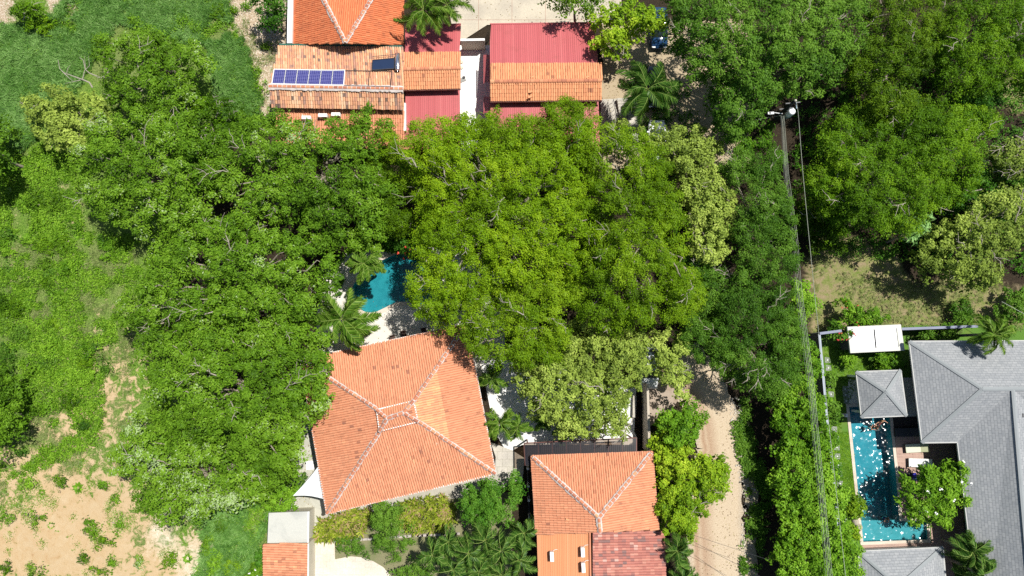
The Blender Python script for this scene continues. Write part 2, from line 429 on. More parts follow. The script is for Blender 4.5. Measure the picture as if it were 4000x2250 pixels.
def palm(name, label, cx, cy, h, L, nf, mat='palm', seed=1, leaflet=.55, droop=1.0, group=None, up=.55, trunk_r=.14, wide=.030, tilt=0.0, skew=None):
    """cx, cy: photo map position of the crown's heart"""
    rng = np.random.default_rng(seed); c = P(cx, cy, h)
    root = thing(name, label, 'palm', (c.x, c.y, 0), 0, group)
    mb = MB(); n = 9
    for i in range(n):
        z0 = (h - .1) * i / n; z1 = (h - .1) * (i + 1) / n
        mb.tube([(c.x, c.y, z0), (c.x, c.y, z1)], [trunk_r * (1.12 - .2 * i / n), trunk_r * (1.0 - .2 * i / n)], 8)
    mb.build('trunk', BARK, root)
    key = (round(L, 1), mat, round(droop, 1), leaflet, up)
    if key not in FRONDS: FRONDS[key] = []
    for i in range(nf):
        a = i * 2.399 + rng.normal() * .30; k = int(rng.integers(0, 5)) if len(FRONDS[key]) >= 5 else len(FRONDS[key])
        if len(FRONDS[key]) <= k:
            o = frond_mesh('frond', L, droop * (1 + .12 * (k - 2)), leaflet, seed * 7 + k, LM[mat], wide=wide, up=up)
            FRONDS[key].append(o); o.parent = root
        else: o = copy_tree(FRONDS[key][k], root); 
        tier = i / max(1, nf - 1)
        o.location = (0.0, 0.0, h - .1 + .25 * (1 - tier))
        o.rotation_euler = (rng.normal() * .35, -R(38) * (1 - tier) + R(16) * tier + rng.normal() * .14, a)
        s = rng.uniform(.78, 1.12) * (.72 + .28 * min(1, tier * 2)); o.scale = (s, s, s)
    return root
# ================================================================ GROUND
FIELD = [S('V', *p) for p in [(-200, -100), (640, -60), (720, 130), (700, 330), (560, 380), (480, 600), (400, 900), (740, 1180), (690, 1330), (660, 1560), (-200, 1560)]]
def wpoly(src, h=0.0): return [tuple(P(x, y, h)[:2]) for x, y in src]
POOL_A = [tuple(q[:2]) for q in smooth_closed([RP('E', *p, 0.0) for p in [(1470, 235), (1270, 300), (1180, 400), (1060, 480), (985, 540), (968, 640), (1000, 745), (1090, 815), (1190, 822), (1290, 780), (1400, 728), (1520, 718), (1660, 740), (1800, 760), (1850, 640), (1800, 420), (1650, 270)]], 5)]
POOL_B = [tuple(RP('S', *p)[:2]) for p in [(3316, 1590), (3470, 1584), (3480, 1687), (3501, 1881), (3512, 2035), (3618, 2033), (3622, 2107), (3371, 2116)]]
gx0, gx1, gy0, gy1, gs = -150, 150, -110, 130, 0.6
nx = int((gx1 - gx0) / gs) + 1; ny = int((gy1 - gy0) / gs) + 1
X, Y = np.meshgrid(np.linspace(gx0, gx1, nx), np.linspace(gy0, gy1, ny)); x = X.ravel(); y = Y.ravel()
def soft(src, width=2.0, wob=1.5, seed=3):
    d = sdist(x, y, wpoly(src)); d = d + (vnoise(x / 2.2, y / 2.2, seed) - .5) * 2 * wob + (vnoise(x / .9, y / .9, seed + 1) - .5) * wob
    return np.clip(d / width * .5 + .5, 0, 1)
V_ = lambda pts: [S('V', *p) for p in pts]
soil = soft(V_([(-200, 1240), (60, 1160), (180, 1140), (330, 1180), (370, 1330), (500, 1320), (530, 1380), (490, 1600), (-200, 1600)]), 9, 2.4)
soil = np.maximum(soil, .72 * soft(V_([(90, 1010), (200, 900), (330, 900), (380, 1000), (300, 1130), (200, 1180), (110, 1200)]), 6, 1.5, 9))
soil = np.maximum(soil, .55 * soft(V_([(250, 780), (340, 850), (300, 950), (200, 900), (240, 820)]), 6, 1.5, 11))
soil = np.maximum(soil, .45 * soft(V_([(160, 480), (215, 520), (210, 580), (150, 560)]), 3, 1, 12))
soil = np.maximum(soil, .42 * soft(V_([(-60, 560), (60, 560), (60, 700), (-60, 720)]), 5, 1, 15))
rock = soft(V_([(-200, -60), (20, -60), (40, 30), (30, 90), (-30, 90), (-200, 90)]), 3, 1.2, 21)
rock = np.maximum(rock, .9 * soft(V_([(90, -30), (230, -40), (250, 25), (130, 45)]), 3, 1, 22))
rock = np.maximum(rock, .95 * soft(V_([(570, -60), (740, -60), (740, 120), (700, 200), (720, 300), (660, 270), (630, 130), (590, 60)]), 3, 1.2, 23))
chalk = soft(V_([(400, 1290), (470, 1330), (540, 1330), (600, 1400), (560, 1560), (470, 1560), (450, 1430), (360, 1360)]), 4, 1, 25) * .8
green = soft([(p[0], p[1]) for p in FIELD], 3, 1)
dry = soft(V_([(2030, 640), (2060, 590), (2180, 600), (2300, 700), (2600, 730), (2700, 820), (2700, 900), (2060, 860), (2045, 760)]), 3, 1, 31)
dry = np.maximum(dry, soft(V_([(2520, 205), (2680, 190), (2680, 300), (2530, 290)]), 2, .8, 33))
z = (vnoise(x / 6, y / 6, 40) * .5 + vnoise(x / 2, y / 2, 41) * .15) * green * .7 - .03
z = z - .10 * (1 - green)
keepv = (sdist(x, y, POOL_A) < -.1) & (sdist(x, y, POOL_B) < -.1)
me = bpy.data.meshes.new('ground')
idx = np.arange(nx * ny).reshape(ny, nx)
q = np.stack([idx[:-1, :-1], idx[:-1, 1:], idx[1:, 1:], idx[1:, :-1]], -1).reshape(-1, 4)
q = q[keepv[q].all(1)]
me.vertices.add(nx * ny); me.vertices.foreach_set("co", np.stack([x, y, z], 1).ravel().astype(np.float32))
me.loops.add(q.size); me.loops.foreach_set("vertex_index", q.ravel().astype(np.int32))
me.polygons.add(len(q)); me.polygons.foreach_set("loop_start", np.arange(0, q.size, 4, dtype=np.int32)); me.polygons.foreach_set("loop_total", np.full(len(q), 4, np.int32))
me.polygons.foreach_set("use_smooth", np.ones(len(q), bool))
for nm, arr in (('soil', soil), ('rock', rock), ('grass', green), ('dry', dry), ('chalk', chalk)):
    a = me.attributes.new(nm, 'FLOAT', 'POINT'); a.data.foreach_set("value", arr.astype(np.float32))
me.update(calc_edges=True)
m, t, b, o = newmat('ground_earth')
fine = noise(t, 9, 6, .7); med = noise(t, 1.3, 8, .72, dist=.6); big = noise(t, .22, 4, .6)
litter = ramp(t, fine, [(.3, (.016, .012, .008)), (.55, (.04, .03, .02)), (.75, (.09, .07, .045))])  # brown leaf litter, darkened to carry the shade under the trees
gr1 = ramp(t, fine, [(.33, (.03, .07, .01)), (.5, (.10, .19, .022)), (.66, (.22, .34, .06))])
gr2 = ramp(t, fine, [(.33, (.05, .08, .02)), (.5, (.14, .19, .05)), (.66, (.26, .31, .10))])
grass = mix(t, ramp(t, big, [(.42, (0, 0, 0)), (.6, (1, 1, 1))]), gr1, gr2)
soilc = ramp(t, med, [(.28, (.38, .205, .10)), (.42, (.48, .34, .185)), (.7, (.53, .41, .255))])
soilc = mix(t, ramp(t, noise(t, 22, 4, .7), [(.3, (.3, .3, .3)), (.42, (0, 0, 0))]), soilc, (.28, .17, .09))
chalkc = ramp(t, fine, [(.35, (.50, .42, .28)), (.65, (.74, .68, .55))])
rockc = ramp(t, fine, [(.38, (.28, .20, .12)), (.52, (.45, .35, .24)), (.66, (.78, .74, .66))])
dryc = ramp(t, med, [(.34, (.13, .20, .03)), (.47, (.22, .24, .08)), (.56, (.29, .24, .13)), (.7, (.36, .27, .18))])
dryc = mix(t, ramp(t, fine, [(.35, (.5, .5, .5)), (.6, (0, 0, 0))]), dryc, (.10, .085, .04))
def thr(att, nz, k=.9, s0=.42, s1=.58):
    v = math_(t, 'ADD', attr(t, att).outputs['Fac'], math_(t, 'MULTIPLY', math_(t, 'SUBTRACT', nz, .5), k))
    return ramp(t, v, [(s0, (0, 0, 0)), (s1, (1, 1, 1))])
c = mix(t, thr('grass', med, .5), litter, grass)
c = mix(t, thr('dry', med, .5), c, dryc)
c = mix(t, thr('soil', med, 2.4, .40, .62), c, soilc)
c = mix(t, thr('chalk', med, .8, .4, .7), c, chalkc)
c = mix(t, thr('rock', med, 1.1), c, rockc)
t.links.new(c, b.inputs['Base Color']); b.inputs['Roughness'].default_value = .95; b.inputs['Specular IOR Level'].default_value = .1
bump(t, b, fine, .7, .08)
me.materials.append(m); g = bpy.data.objects.new('ground', me); COL.objects.link(g); tag(g, kind='structure')

def sheet(name, poly, z, m, holes=(), struct=True, thick=0.0):
    mb = MB(); loops = [[Vector((p[0], p[1], z)) for p in poly]] + [[Vector((p[0], p[1], z)) for p in hh] for hh in holes]
    tris = geometry.tessellate_polygon(loops); vs = [v for l in loops for v in l]
    fs = []
    for tr in tris:
        a, b_, c_ = (vs[i] for i in tr)
        fs.append(tr if (b_ - a).cross(c_ - a).z > 0 else tr[::-1])
    mb.add(vs, fs)
    if thick:
        for l in loops:
            n = len(l)
            for i in range(n):
                a, b_ = l[i], l[(i + 1) % n]
                mb.add([a, b_, b_ - Vector((0, 0, thick)), a - Vector((0, 0, thick))], [(0, 1, 2, 3)])
    ob = mb.build(name, m)
    if struct: tag(ob, kind='structure')
    return ob
def rough_edge(poly, amp, step=.5, seed=1):
    out = []; rng = random.Random(seed); n = len(poly)
    for i in range(n):
        a = Vector(poly[i][:2]); b_ = Vector(poly[(i + 1) % n][:2]); k = max(1, int((b_ - a).length / step))
        for j in range(k):
            p = a.lerp(b_, j / k); out.append((p.x + rng.uniform(-amp, amp), p.y + rng.uniform(-amp, amp)))
    return out
# materials of paved surfaces
PAVE = plain('pale_stone_paving', (.66, .62, .55), .85, .06, 1.2, stain=(.5, .46, .40))
WHITEPAVE = plain('white_paving', (.80, .79, .76), .85, .04, 1.0, stain=(.66, .65, .62))
YARD = plain('beige_yard_concrete', (.50, .44, .33), .9, .10, 1.2, stain=(.30, .27, .20), stain_s=.35)
SAND = plain('parking_sand', (.40, .32, .21), .95, .15, 1.5, stain=(.24, .18, .11), stain_s=.5)
def tiled(name, c1, c2, mortar, sx, sy, rough=.7, vec='Object', ms=.02, freq=.5, off=.5, var=.35, bmp=.3):
    m, t, b, o = newmat(name); br = N(t, "ShaderNodeTexBrick"); g_ = N(t, "ShaderNodeTexCoord")
    t.links.new(g_.outputs[vec], br.inputs['Vector']); br.offset = off
    br.inputs['Color1'].default_value = (*c1, 1); br.inputs['Color2'].default_value = (*c2, 1); br.inputs['Mortar'].default_value = (*mortar, 1)
    br.inputs['Scale'].default_value = 1; br.inputs['Mortar Size'].default_value = ms; br.inputs['Brick Width'].default_value = sx; br.inputs['Row Height'].default_value = sy
    br.inputs['Bias'].default_value = 0
    nz = noise(t, 6, 5, .7); c_ = mix(t, var, br.outputs['Color'], ramp(t, nz, [(.3, tuple(q * .6 for q in c1)), (.7, tuple(min(1, q * 1.25) for q in c2))]))
    big = ramp(t, noise(t, .35, 3), [(.4, (1, 1, 1)), (.65, (.82, .82, .84))]); c_ = mix(t, 1.0, c_, big, 'MULTIPLY')
    t.links.new(c_, b.inputs['Base Color']); b.inputs['Roughness'].default_value = rough
    bump(t, b, br.outputs['Fac'], -bmp, .01); return m
DECK = tiled('deck_boards', (.42, .27, .21), (.50, .34, .27), (.10, .06, .05), 3.0, .14, .7, ms=.012)
FLAG = tiled('flagstone', (.46, .43, .36), (.56, .52, .45), (.30, .28, .22), .9, .7, .85, ms=.02)
DRIVE = tiled('pale_round_paving', (.68, .60, .47), (.74, .67, .55), (.52, .45, .35), .6, .6, .85, ms=.012)
# dirt road with reddish wheel ruts: a ribbon from under the trees to the lower edge
cl = [RP('S', *p) for p in [(2640, 1400), (2680, 1450), (2745, 1530), (2795, 1640), (2812, 1760), (2800, 1900), (2788, 2050), (2800, 2200), (2810, 2400), (2820, 2700)]]
wl = [2.6, 2.6, 2.4, 2.1, 2.2, 2.5, 2.7, 2.8, 2.8, 2.8]
mb = MB(); rng = random.Random(4); K = 14; pts = []
for i in range(len(cl) - 1):
    for j in range(8):
        f = j / 8; p = cl[i].lerp(cl[i + 1], f); pts.append((p, wl[i] * (1 - f) + wl[i + 1] * f))
for i, (p, w_) in enumerate(pts[:-1]):
    d = (pts[i + 1][0] - p).normalized(); nrm_ = Vector((-d.y, d.x, 0))
    pts[i] = (p, w_, nrm_)
pts = pts[:-1]; vs = []; uvs = []
for i, (p, w_, n_) in enumerate(pts):
    for k in range(K + 1):
        u = k / K; e = rng.uniform(-.18, .18) if k in (0, K) else 0
        q_ = p - n_ * ((u - .5) * -2 * w_ + e) * 1.0
        vs.append((q_.x, q_.y, .012 - .012 * math.exp(-((u - .72) / .06) ** 2))); uvs.append((1 - u, i * .5))
fs = []
for i in range(len(pts) - 1):
    for k in range(K):
        a = i * (K + 1) + k; fs.append((a, a + K + 1, a + K + 2, a + 1))
mb.add(vs, fs, .5, uvs)
m, t, b, o = newmat('dirt_road'); uvn = N(t, "ShaderNodeUVMap"); sp_ = N(t, "ShaderNodeSeparateXYZ"); t.links.new(uvn.outputs[0], sp_.inputs[0])
u = sp_.outputs[0]; n1 = noise(t, 1.2, 5, .65); n2 = noise(t, 10, 5, .7)
uu = math_(t, 'ADD', u, math_(t, 'MULTIPLY', math_(t, 'SUBTRACT', n1, .5), .10))
base = ramp(t, n2, [(.3, (.38, .29, .19)), (.5, (.50, .40, .28)), (.7, (.58, .49, .36))])
rut = ramp(t, uu, [(.48, (0, 0, 0)), (.62, (.5, .5, .5)), (.70, (.75, .75, .75)), (.76, (.35, .35, .35)), (.82, (.9, .9, .9)), (.90, (.1, .1, .1))])
c = mix(t, rut, base, ramp(t, n2, [(.35, (.26, .15, .09)), (.7, (.42, .28, .18))]))
edge = ramp(t, uu, [(0.02, (1, 1, 1)), (.12, (0, 0, 0)), (.88, (0, 0, 0)), (.97, (1, 1, 1))])
c = mix(t, edge, c, ramp(t, n2, [(.35, (.25, .18, .10)), (.7, (.62, .55, .45))]))
t.links.new(c, b.inputs['Base Color']); b.inputs['Roughness'].default_value = .95; bump(t, b, n2, .5, .04)
tag(mb.build('road', m), kind='structure')
# roadside rubble verge
VERGE = plain('stony_verge', (.30, .25, .17), .95, .5, 1.6, stain=(.10, .13, .04), stain_s=1.1, bmp=.6)
sheet('verge', rough_edge(wpoly([S('J', *p) for p in [(2130, 1180), (2330, 1220), (2400, 1500), (2420, 1800)]] + [S('G', *p) for p in [(2480, 700), (2450, 1100), (2460, 1500), (2290, 1500), (2380, 900), (2290, 300), (2170, -100)]]), .25, .6, 3), .004, VERGE)
sheet('parking_yard', rough_edge(wpoly([S('B', *p) for p in [(905, 250), (2350, 200), (2400, 1700), (900, 1700)]]), .2, .8, 5), .004, SAND)
yd = [S('A', *p) for p in [(1900, -900), (2700, -900)]] + [S('B', *p) for p in [(1100, -900), (1100, 240), (-250, 250)]] + [S('A', *p) for p in [(2060, 420), (1950, 250)]]
sheet('concrete_yard', wpoly(yd), .004, tiled('yard_slabs', (.52, .46, .35), (.56, .50, .39), (.36, .20, .14), 3.4, 3.4, .9, ms=.03, off=0))
sheet('courtyard', [RP('A', *p) for p in [(1990, 455), (2420, 455), (2420, 1700), (1990, 1700)]], .004, WHITEPAVE)
sheet('stone_steps_path', [RP('B', *p) for p in [(890, 1000), (1260, 980), (1290, 1500), (900, 1500)]], .012, FLAG)
# terrace round the free-form pool, garden paving by the houses
ter = wpoly([S('E', *p) for p in [(700, 330), (900, 230), (1300, 180), (2000, 150), (2500, 500), (2500, 1300), (2400, 1500), (650, 1500), (600, 900)]])
sheet('pool_terrace', ter, .008, PAVE, [POOL_A])
cop = [tuple((Vector(p) + (Vector(p) - Vector(POOL_A[i - 1])).orthogonal().normalized() * -.38)[:]) for i, p in enumerate(POOL_A)]
ca = Vector((sum(p[0] for p in POOL_A) / len(POOL_A), sum(p[1] for p in POOL_A) / len(POOL_A)))
def offset_poly(poly, d):
    n = len(poly); out = []
    ar = sum(poly[i][0] * poly[(i + 1) % n][1] - poly[(i + 1) % n][0] * poly[i][1] for i in range(n))
    for i in range(n):
        a, b_, c_ = Vector(poly[i - 1][:2]), Vector(poly[i][:2]), Vector(poly[(i + 1) % n][:2])
        e1 = (b_ - a).normalized(); e2 = (c_ - b_).normalized(); n1_ = Vector((e1.y, -e1.x)); n2_ = Vector((e2.y, -e2.x))
        k = (n1_ + n2_); k = k / max(.3, k.length_squared / 2) if k.length > 1e-6 else n1_
        out.append(tuple(b_ + k * d * (1 if ar > 0 else -1)))
    return out
COPING = plain('pool_coping_stone', (.62, .53, .44), .8, .10, 1.5, stain=(.45, .36, .28))
def pool(poly, label_prefix, zrim, cop_w, depth, floor_c, shelf=None):
    sheet('coping', offset_poly(poly, cop_w), zrim, COPING, [poly], thick=.08)
    mb = MB(); mb.add([(p[0], p[1], -depth) for p in poly], [tuple(range(len(poly)))])
    n = len(poly)
    for i in range(n):
        a, b_ = poly[i], poly[(i + 1) % n]
        mb.add([(a[0], a[1], -depth), (b_[0], b_[1], -depth), (b_[0], b_[1], zrim - .01), (a[0], a[1], zrim - .01)], [(0, 1, 2, 3)])
    if shelf: sm_ = MB(); sm_.prism(shelf, -depth - .01, -.28); tag(sm_.build('pool_shelf', pooltile('pale_shelf_tile', (.26, .44, .38), (.42, .58, .50), (.58, .72, .64))), kind='structure')
    tag(mb.build('pool_basin', floor_c), kind='structure')
def pooltile(name, c1, c2, c3):
    m, t, b, o = newmat(name); n1 = noise(t, 14, 3, .8); vo = N(t, "ShaderNodeTexVoronoi"); vo.inputs['Scale'].default_value = 3.2
    g_ = N(t, "ShaderNodeTexCoord"); t.links.new(g_.outputs['Object'], vo.inputs['Vector'])
    c_ = ramp(t, n1, [(.3, c1), (.5, c2), (.72, c3)]); c_ = mix(t, .35, c_, ramp(t, noise(t, 1.3, 4), [(.35, c1), (.65, c3)]))
    t.links.new(c_, b.inputs['Base Color']); b.inputs['Roughness'].default_value = .4; return m
pool(POOL_A, '', .03, .38, 1.3, pooltile('turquoise_mosaic', (.08, .30, .30), (.17, .46, .44), (.34, .66, .60)))
BASIN_B = pooltile('green_blue_mosaic', (.07, .26, .27), (.16, .40, .40), (.36, .60, .56))
SH = [tuple(RP('S', *p)[:2]) for p in [(3362, 2036), (3619, 2032), (3621, 2106), (3372, 2115)]]
pool(POOL_B, '', .06, .28, 1.2, BASIN_B, SH)
def water(name, poly, zz, tint, wave, rough, strength):
    # a fine grid so that the surface carries real waves
    m, t, b, o = newmat(name + '_surface'); t.nodes.remove(b)
    tr = N(t, "ShaderNodeBsdfTransparent"); tr.inputs[0].default_value = (*tint, 1)
    gl = N(t, "ShaderNodeBsdfGlossy"); gl.inputs['Roughness'].default_value = rough
    fr = N(t, "ShaderNodeFresnel"); fr.inputs[0].default_value = 1.45
    nn = N(t, "ShaderNodeTexNoise"); nn.inputs['Scale'].default_value = wave; nn.inputs['Detail'].default_value = 2; g_ = N(t, "ShaderNodeTexCoord"); t.links.new(g_.outputs['Object'], nn.inputs['Vector'])
    sb = N(t, "ShaderNodeVectorMath", operation='SUBTRACT'); t.links.new(nn.outputs['Color'], sb.inputs[0]); sb.inputs[1].default_value = (.5, .5, .5)
    ml = N(t, "ShaderNodeVectorMath", operation='MULTIPLY'); t.links.new(sb.outputs[0], ml.inputs[0]); ml.inputs[1].default_value = (strength, strength, 0)
    ad = N(t, "ShaderNodeVectorMath", operation='ADD'); t.links.new(ml.outputs[0], ad.inputs[0]); ad.inputs[1].default_value = (0, 0, 1)
    no_ = N(t, "ShaderNodeVectorMath", operation='NORMALIZE'); t.links.new(ad.outputs[0], no_.inputs[0])
    for q_ in (gl, fr): t.links.new(no_.outputs[0], q_.inputs['Normal'])
    mx = N(t, "ShaderNodeMixShader"); t.links.new(fr.outputs[0], mx.inputs[0]); t.links.new(tr.outputs[0], mx.inputs[1]); t.links.new(gl.outputs[0], mx.inputs[2])
    t.links.new(mx.outputs[0], o.inputs[0])
    ob = sheet('water', poly, zz, m); return ob
water('terrace_pool', POOL_A, -.06, (.30, .68, .76), 4.0, .12, .35)
water('villa_pool', POOL_B, -.03, (.34, .70, .80), 3.2, .17, 1.15)
# lower-left garden and lanes
sheet('side_path', [RP('F', *p) for p in [(410, -200), (600, -200), (720, 860), (700, 1110), (525, 1120), (530, 800), (360, 800), (330, 640)]], .006, plain('grey_gravel_path', (.46, .45, .38), .95, .2, 3.0, stain=(.30, .29, .23), stain_s=.7, bmp=.5))
sheet('back_path', [RP('F', *p) for p in [(700, 800), (2330, 430), (2420, 330), (2574, 380), (2574, 520), (2300, 640), (1500, 720), (1250, 790), (650, 890)]], .010, plain('rough_path', (.42, .39, .33), .95, .2, 2.0, stain=(.27, .25, .19)))
gd = wpoly([S('F', *p) for p in [(560, 840), (2574, 600), (2574, 1560), (520, 1560)]])
sheet('garden_soil', gd, .0045, plain('garden_soil', (.20, .19, .10), .95, .35, 2.0, stain=(.10, .15, .04), stain_s=.5, bmp=.6))
arc = [(525, 1120), (790, 1100), (795, 1280), (850, 1270), (950, 1250), (1070, 1262), (1180, 1300), (1280, 1360), (1360, 1449), (1420, 1560), (520, 1560)]
sheet('driveway', [RP('F', *p) for p in arc], .016, DRIVE)
sheet('courtyard_white', [RP('J', *p) for p in [(-320, 700), (420, 780), (1250, 1000), (1230, 1449)]] + [RP('G', *p) for p in [(1260, 60), (1230, 130), (100, 130), (20, 180), (-40, 220)]] + [RP('K', *p) for p in [(2400, 1000)]], .012, WHITEPAVE)
sheet('flagstone_path', [RP('K', *p) for p in [(2360, 1100), (2574, 1180), (2700, 1260), (2680, 1500), (2574, 1490), (2400, 1420), (2410, 1250)]], .013, FLAG)
sheet('gravel_drive', rough_edge([tuple(RP('J', *p)[:2]) for p in [(1340, 880), (1560, 860), (1760, 1000), (1640, 1200), (1500, 1330), (1360, 1400)]], .12, .5, 8), .016, plain('brown_gravel', (.36, .29, .23), .95, .25, 3.0, stain=(.24, .17, .11)))
# villa garden: lawn with the pool cut out of it
lawnp = wpoly([S('S', *p) for p in [(3200, 1300), (3560, 1270), (4300, 1270), (4300, 2600), (3290, 2600), (3262, 2250), (3240, 1700)]])
LAWN = plain('lawn', (.085, .185, .022), .95, .30, 1.5, stain=(.16, .20, .035), stain_s=.4, bmp=.6)
sheet('lawn', lawnp, .004, LAWN, [offset_poly(POOL_B, .1)])
sheet('deck', [RP('S', *p) for p in [(3490, 1640), (3760, 1640), (3800, 2140), (3640, 2160), (3634, 2020), (3526, 2022), (3512, 1881)]], .030, DECK)
sheet('deck_south', [RP('S', *p) for p in [(3365, 2128), (3634, 2118), (3700, 2110), (3760, 2400), (3365, 2400)]], .026, DECK)
sheet('pavilion_terrace', [RP('I', *p) for p in [(812, 915), (1500, 900), (1540, 1320), (1260, 1330), (1240, 1180), (780, 1180)]], .022, PAVE)
sheet('gravel_bed', [RP('I', *p) for p in [(1255, 1300), (1500, 1290), (1520, 1449), (1270, 1460)]], .034, plain('dark_gravel', (.05, .04, .035), .95, .5, 4.0, bmp=.6))
# ================================================================ ROOFS
def roofmat(name, stops, dark=(.20, .10, .07), amount=.40, rough=.85):
    m, t, b, o = newmat(name); a = attr(t, 'tint').outputs['Fac']; n1 = noise(t, 12, 4, .7); n2 = noise(t, .9, 5, .65, dist=.5)
    v = math_(t, 'ADD', a, math_(t, 'MULTIPLY', math_(t, 'SUBTRACT', n1, .5), .25))
    c_ = ramp(t, v, stops); n3 = noise(t, 3.5, 5, .75, dist=1.0); f = ramp(t, math_(t, 'ADD', math_(t, 'MULTIPLY', n2, .6), math_(t, 'MULTIPLY', n3, .4)), [(.52, (0, 0, 0)), (.68, (amount,) * 3)])
    c_ = mix(t, f, c_, dark); t.links.new(c_, b.inputs['Base Color']); b.inputs['Roughness'].default_value = rough; b.inputs['Specular IOR Level'].default_value = .25
    return m
TERRA = roofmat('terracotta_orange', [(.0, (.34, .15, .10)), (.12, (.52, .22, .12)), (.4, (.62, .27, .15)), (.7, (.69, .32, .18)), (1, (.74, .46, .23))])
TERRA_HOT = roofmat('terracotta_deep_orange', [(.0, (.46, .15, .07)), (.5, (.66, .21, .09)), (1, (.72, .30, .14))])
WEATH = roofmat('terracotta_weathered', [(.0, (.14, .10, .08)), (.14, (.32, .21, .17)), (.3, (.52, .27, .18)), (.5, (.66, .34, .19)), (.7, (.70, .42, .24)), (1, (.74, .54, .38))], amount=.55)
PINK = roofmat('terracotta_pink_grey', [(.0, (.24, .15, .14)), (.25, (.40, .16, .13)), (.5, (.47, .19, .15)), (.75, (.54, .25, .19)), (1, (.58, .38, .32))], amount=.3)
TAN = roofmat('terracotta_tan', [(.0, (.34, .15, .09)), (.2, (.58, .25, .13)), (.6, (.70, .33, .165)), (1, (.75, .42, .23))], amount=.25)
CAP = roofmat('ridge_cap', [(.0, (.36, .14, .09)), (.5, (.56, .22, .12)), (1, (.66, .34, .18))])
REDM = roofmat('red_sheet_metal', [(.0, (.40, .09, .095)), (.5, (.47, .115, .12)), (1, (.53, .15, .15))], dark=(.36, .10, .09), amount=.6, rough=.45)
ORM = roofmat('orange_sheet_metal', [(.0, (.55, .22, .10)), (.5, (.60, .26, .12)), (1, (.66, .31, .16))], dark=(.5, .27, .15), rough=.5)
def clip_range(poly2, uc):
    vs = []
    n = len(poly2)
    for i in range(n):
        (a, b_), (c_, d) = poly2[i], poly2[(i + 1) % n]
        if (a - uc) * (c_ - uc) < 0: vs.append(b_ + (d - b_) * (uc - a) / (c_ - a))
    return (min(vs), max(vs)) if len(vs) >= 2 else None
def frame_of(poly, slope=None):
    n = Vector((0, 0, 0)); k = len(poly)
    for i in range(k):
        a, b_ = poly[i], poly[(i + 1) % k]; n += Vector(((a.y - b_.y) * (a.z + b_.z), (a.z - b_.z) * (a.x + b_.x), (a.x - b_.x) * (a.y + b_.y)))
    n.normalize()
    if n.z < 0: n = -n
    up = Vector((-n.x, -n.y, 0))
    up = slope if slope is not None else (up if up.length > .01 else Vector((0, 1, 0)))
    v = (up - n * up.dot(n)).normalized(); u = v.cross(n).normalized()
    return u, v, n
def barrel(mb, poly, w_=.21, row=.36, seed=1, slope=None, tint=lambda u, v: 0, bulge=.075, spread=.16, dark=.03, patch=None, colv=None):
    rng = random.Random(seed); u, v, n = frame_of(poly, slope); o_ = poly[0]
    p2 = [((p - o_).dot(u), (p - o_).dot(v)) for p in poly]
    cz = sum((p - o_).dot(n) for p in poly) / len(poly)
    u0 = min(p[0] for p in p2); u1 = max(p[0] for p in p2); uc = u0 + w_ / 2; colt = .5; uc0 = uc
    while uc < u1:
        r = clip_range(p2, uc)
        if r:
            v0, v1 = r; vv = v0 - .03
            colt = .5 + rng.gauss(0, spread * .5 if colv is None else colv)
            while vv < v1 - .02:
                ve = min(vv + row, v1)
                tt = colt + rng.gauss(0, spread) + tint(uc, vv)
                if rng.random() < dark: tt = rng.uniform(0, .12)
                uj = uc; uc_ = uc + rng.uniform(-.012, .012); lift_ = .022 + rng.uniform(-.012, .016)
                A = [(-.5, -.35), (-.3, .55), (0, 1), (.3, .55), (.5, -.35)]
                ring0 = [o_ + u * (uc_ + a * w_) + v * (vv - .02 * (lift_ > .03)) + n * (b_ * bulge + lift_ + cz) for a, b_ in A]
                ring1 = [o_ + u * (uc_ + a * w_) + v * (ve + .01) + n * (b_ * bulge + cz) for a, b_ in A]
                mb.add(ring0 + ring1, [(0, 1, 6, 5), (1, 2, 7, 6), (2, 3, 8, 7), (3, 4, 9, 8), (0, 4, 3, 2, 1)], min(1, max(0, tt)))
                vv = ve
        uc += w_
def ribbed(mb, poly, w_=.25, rib=.035, slope=None, seed=1):
    rng = random.Random(seed); u, v, n = frame_of(poly, slope); o_ = poly[0]; p2 = [((p - o_).dot(u), (p - o_).dot(v)) for p in poly]
    u0 = min(p[0] for p in p2); u1 = max(p[0] for p in p2); uc = u0; prof = [(0, 0), (.62, 0), (.70, 1), (.92, 1), (1, 0)]
    while uc < u1 - 1e-3:
        tt = .5 + rng.gauss(0, .15)
        for k in range(4):
            ua = uc + prof[k][0] * w_; ub = min(uc + prof[k + 1][0] * w_, u1); um = (ua + ub) / 2
            if ub - ua < 1e-4: continue
            ra = clip_range(p2, min(max(ua, u0 + .002), u1 - .002)); rb = clip_range(p2, min(max(ub, u0 + .002), u1 - .002))
            if ra and rb:
                f = lambda uu, vv_, hh: o_ + u * uu + v * vv_ + n * (hh * rib)
                mb.add([f(ua, ra[0], prof[k][1]), f(ub, rb[0], prof[k + 1][1]), f(ub, rb[1], prof[k + 1][1]), f(ua, ra[1], prof[k][1])], [(0, 1, 2, 3)], tt)
        uc += w_
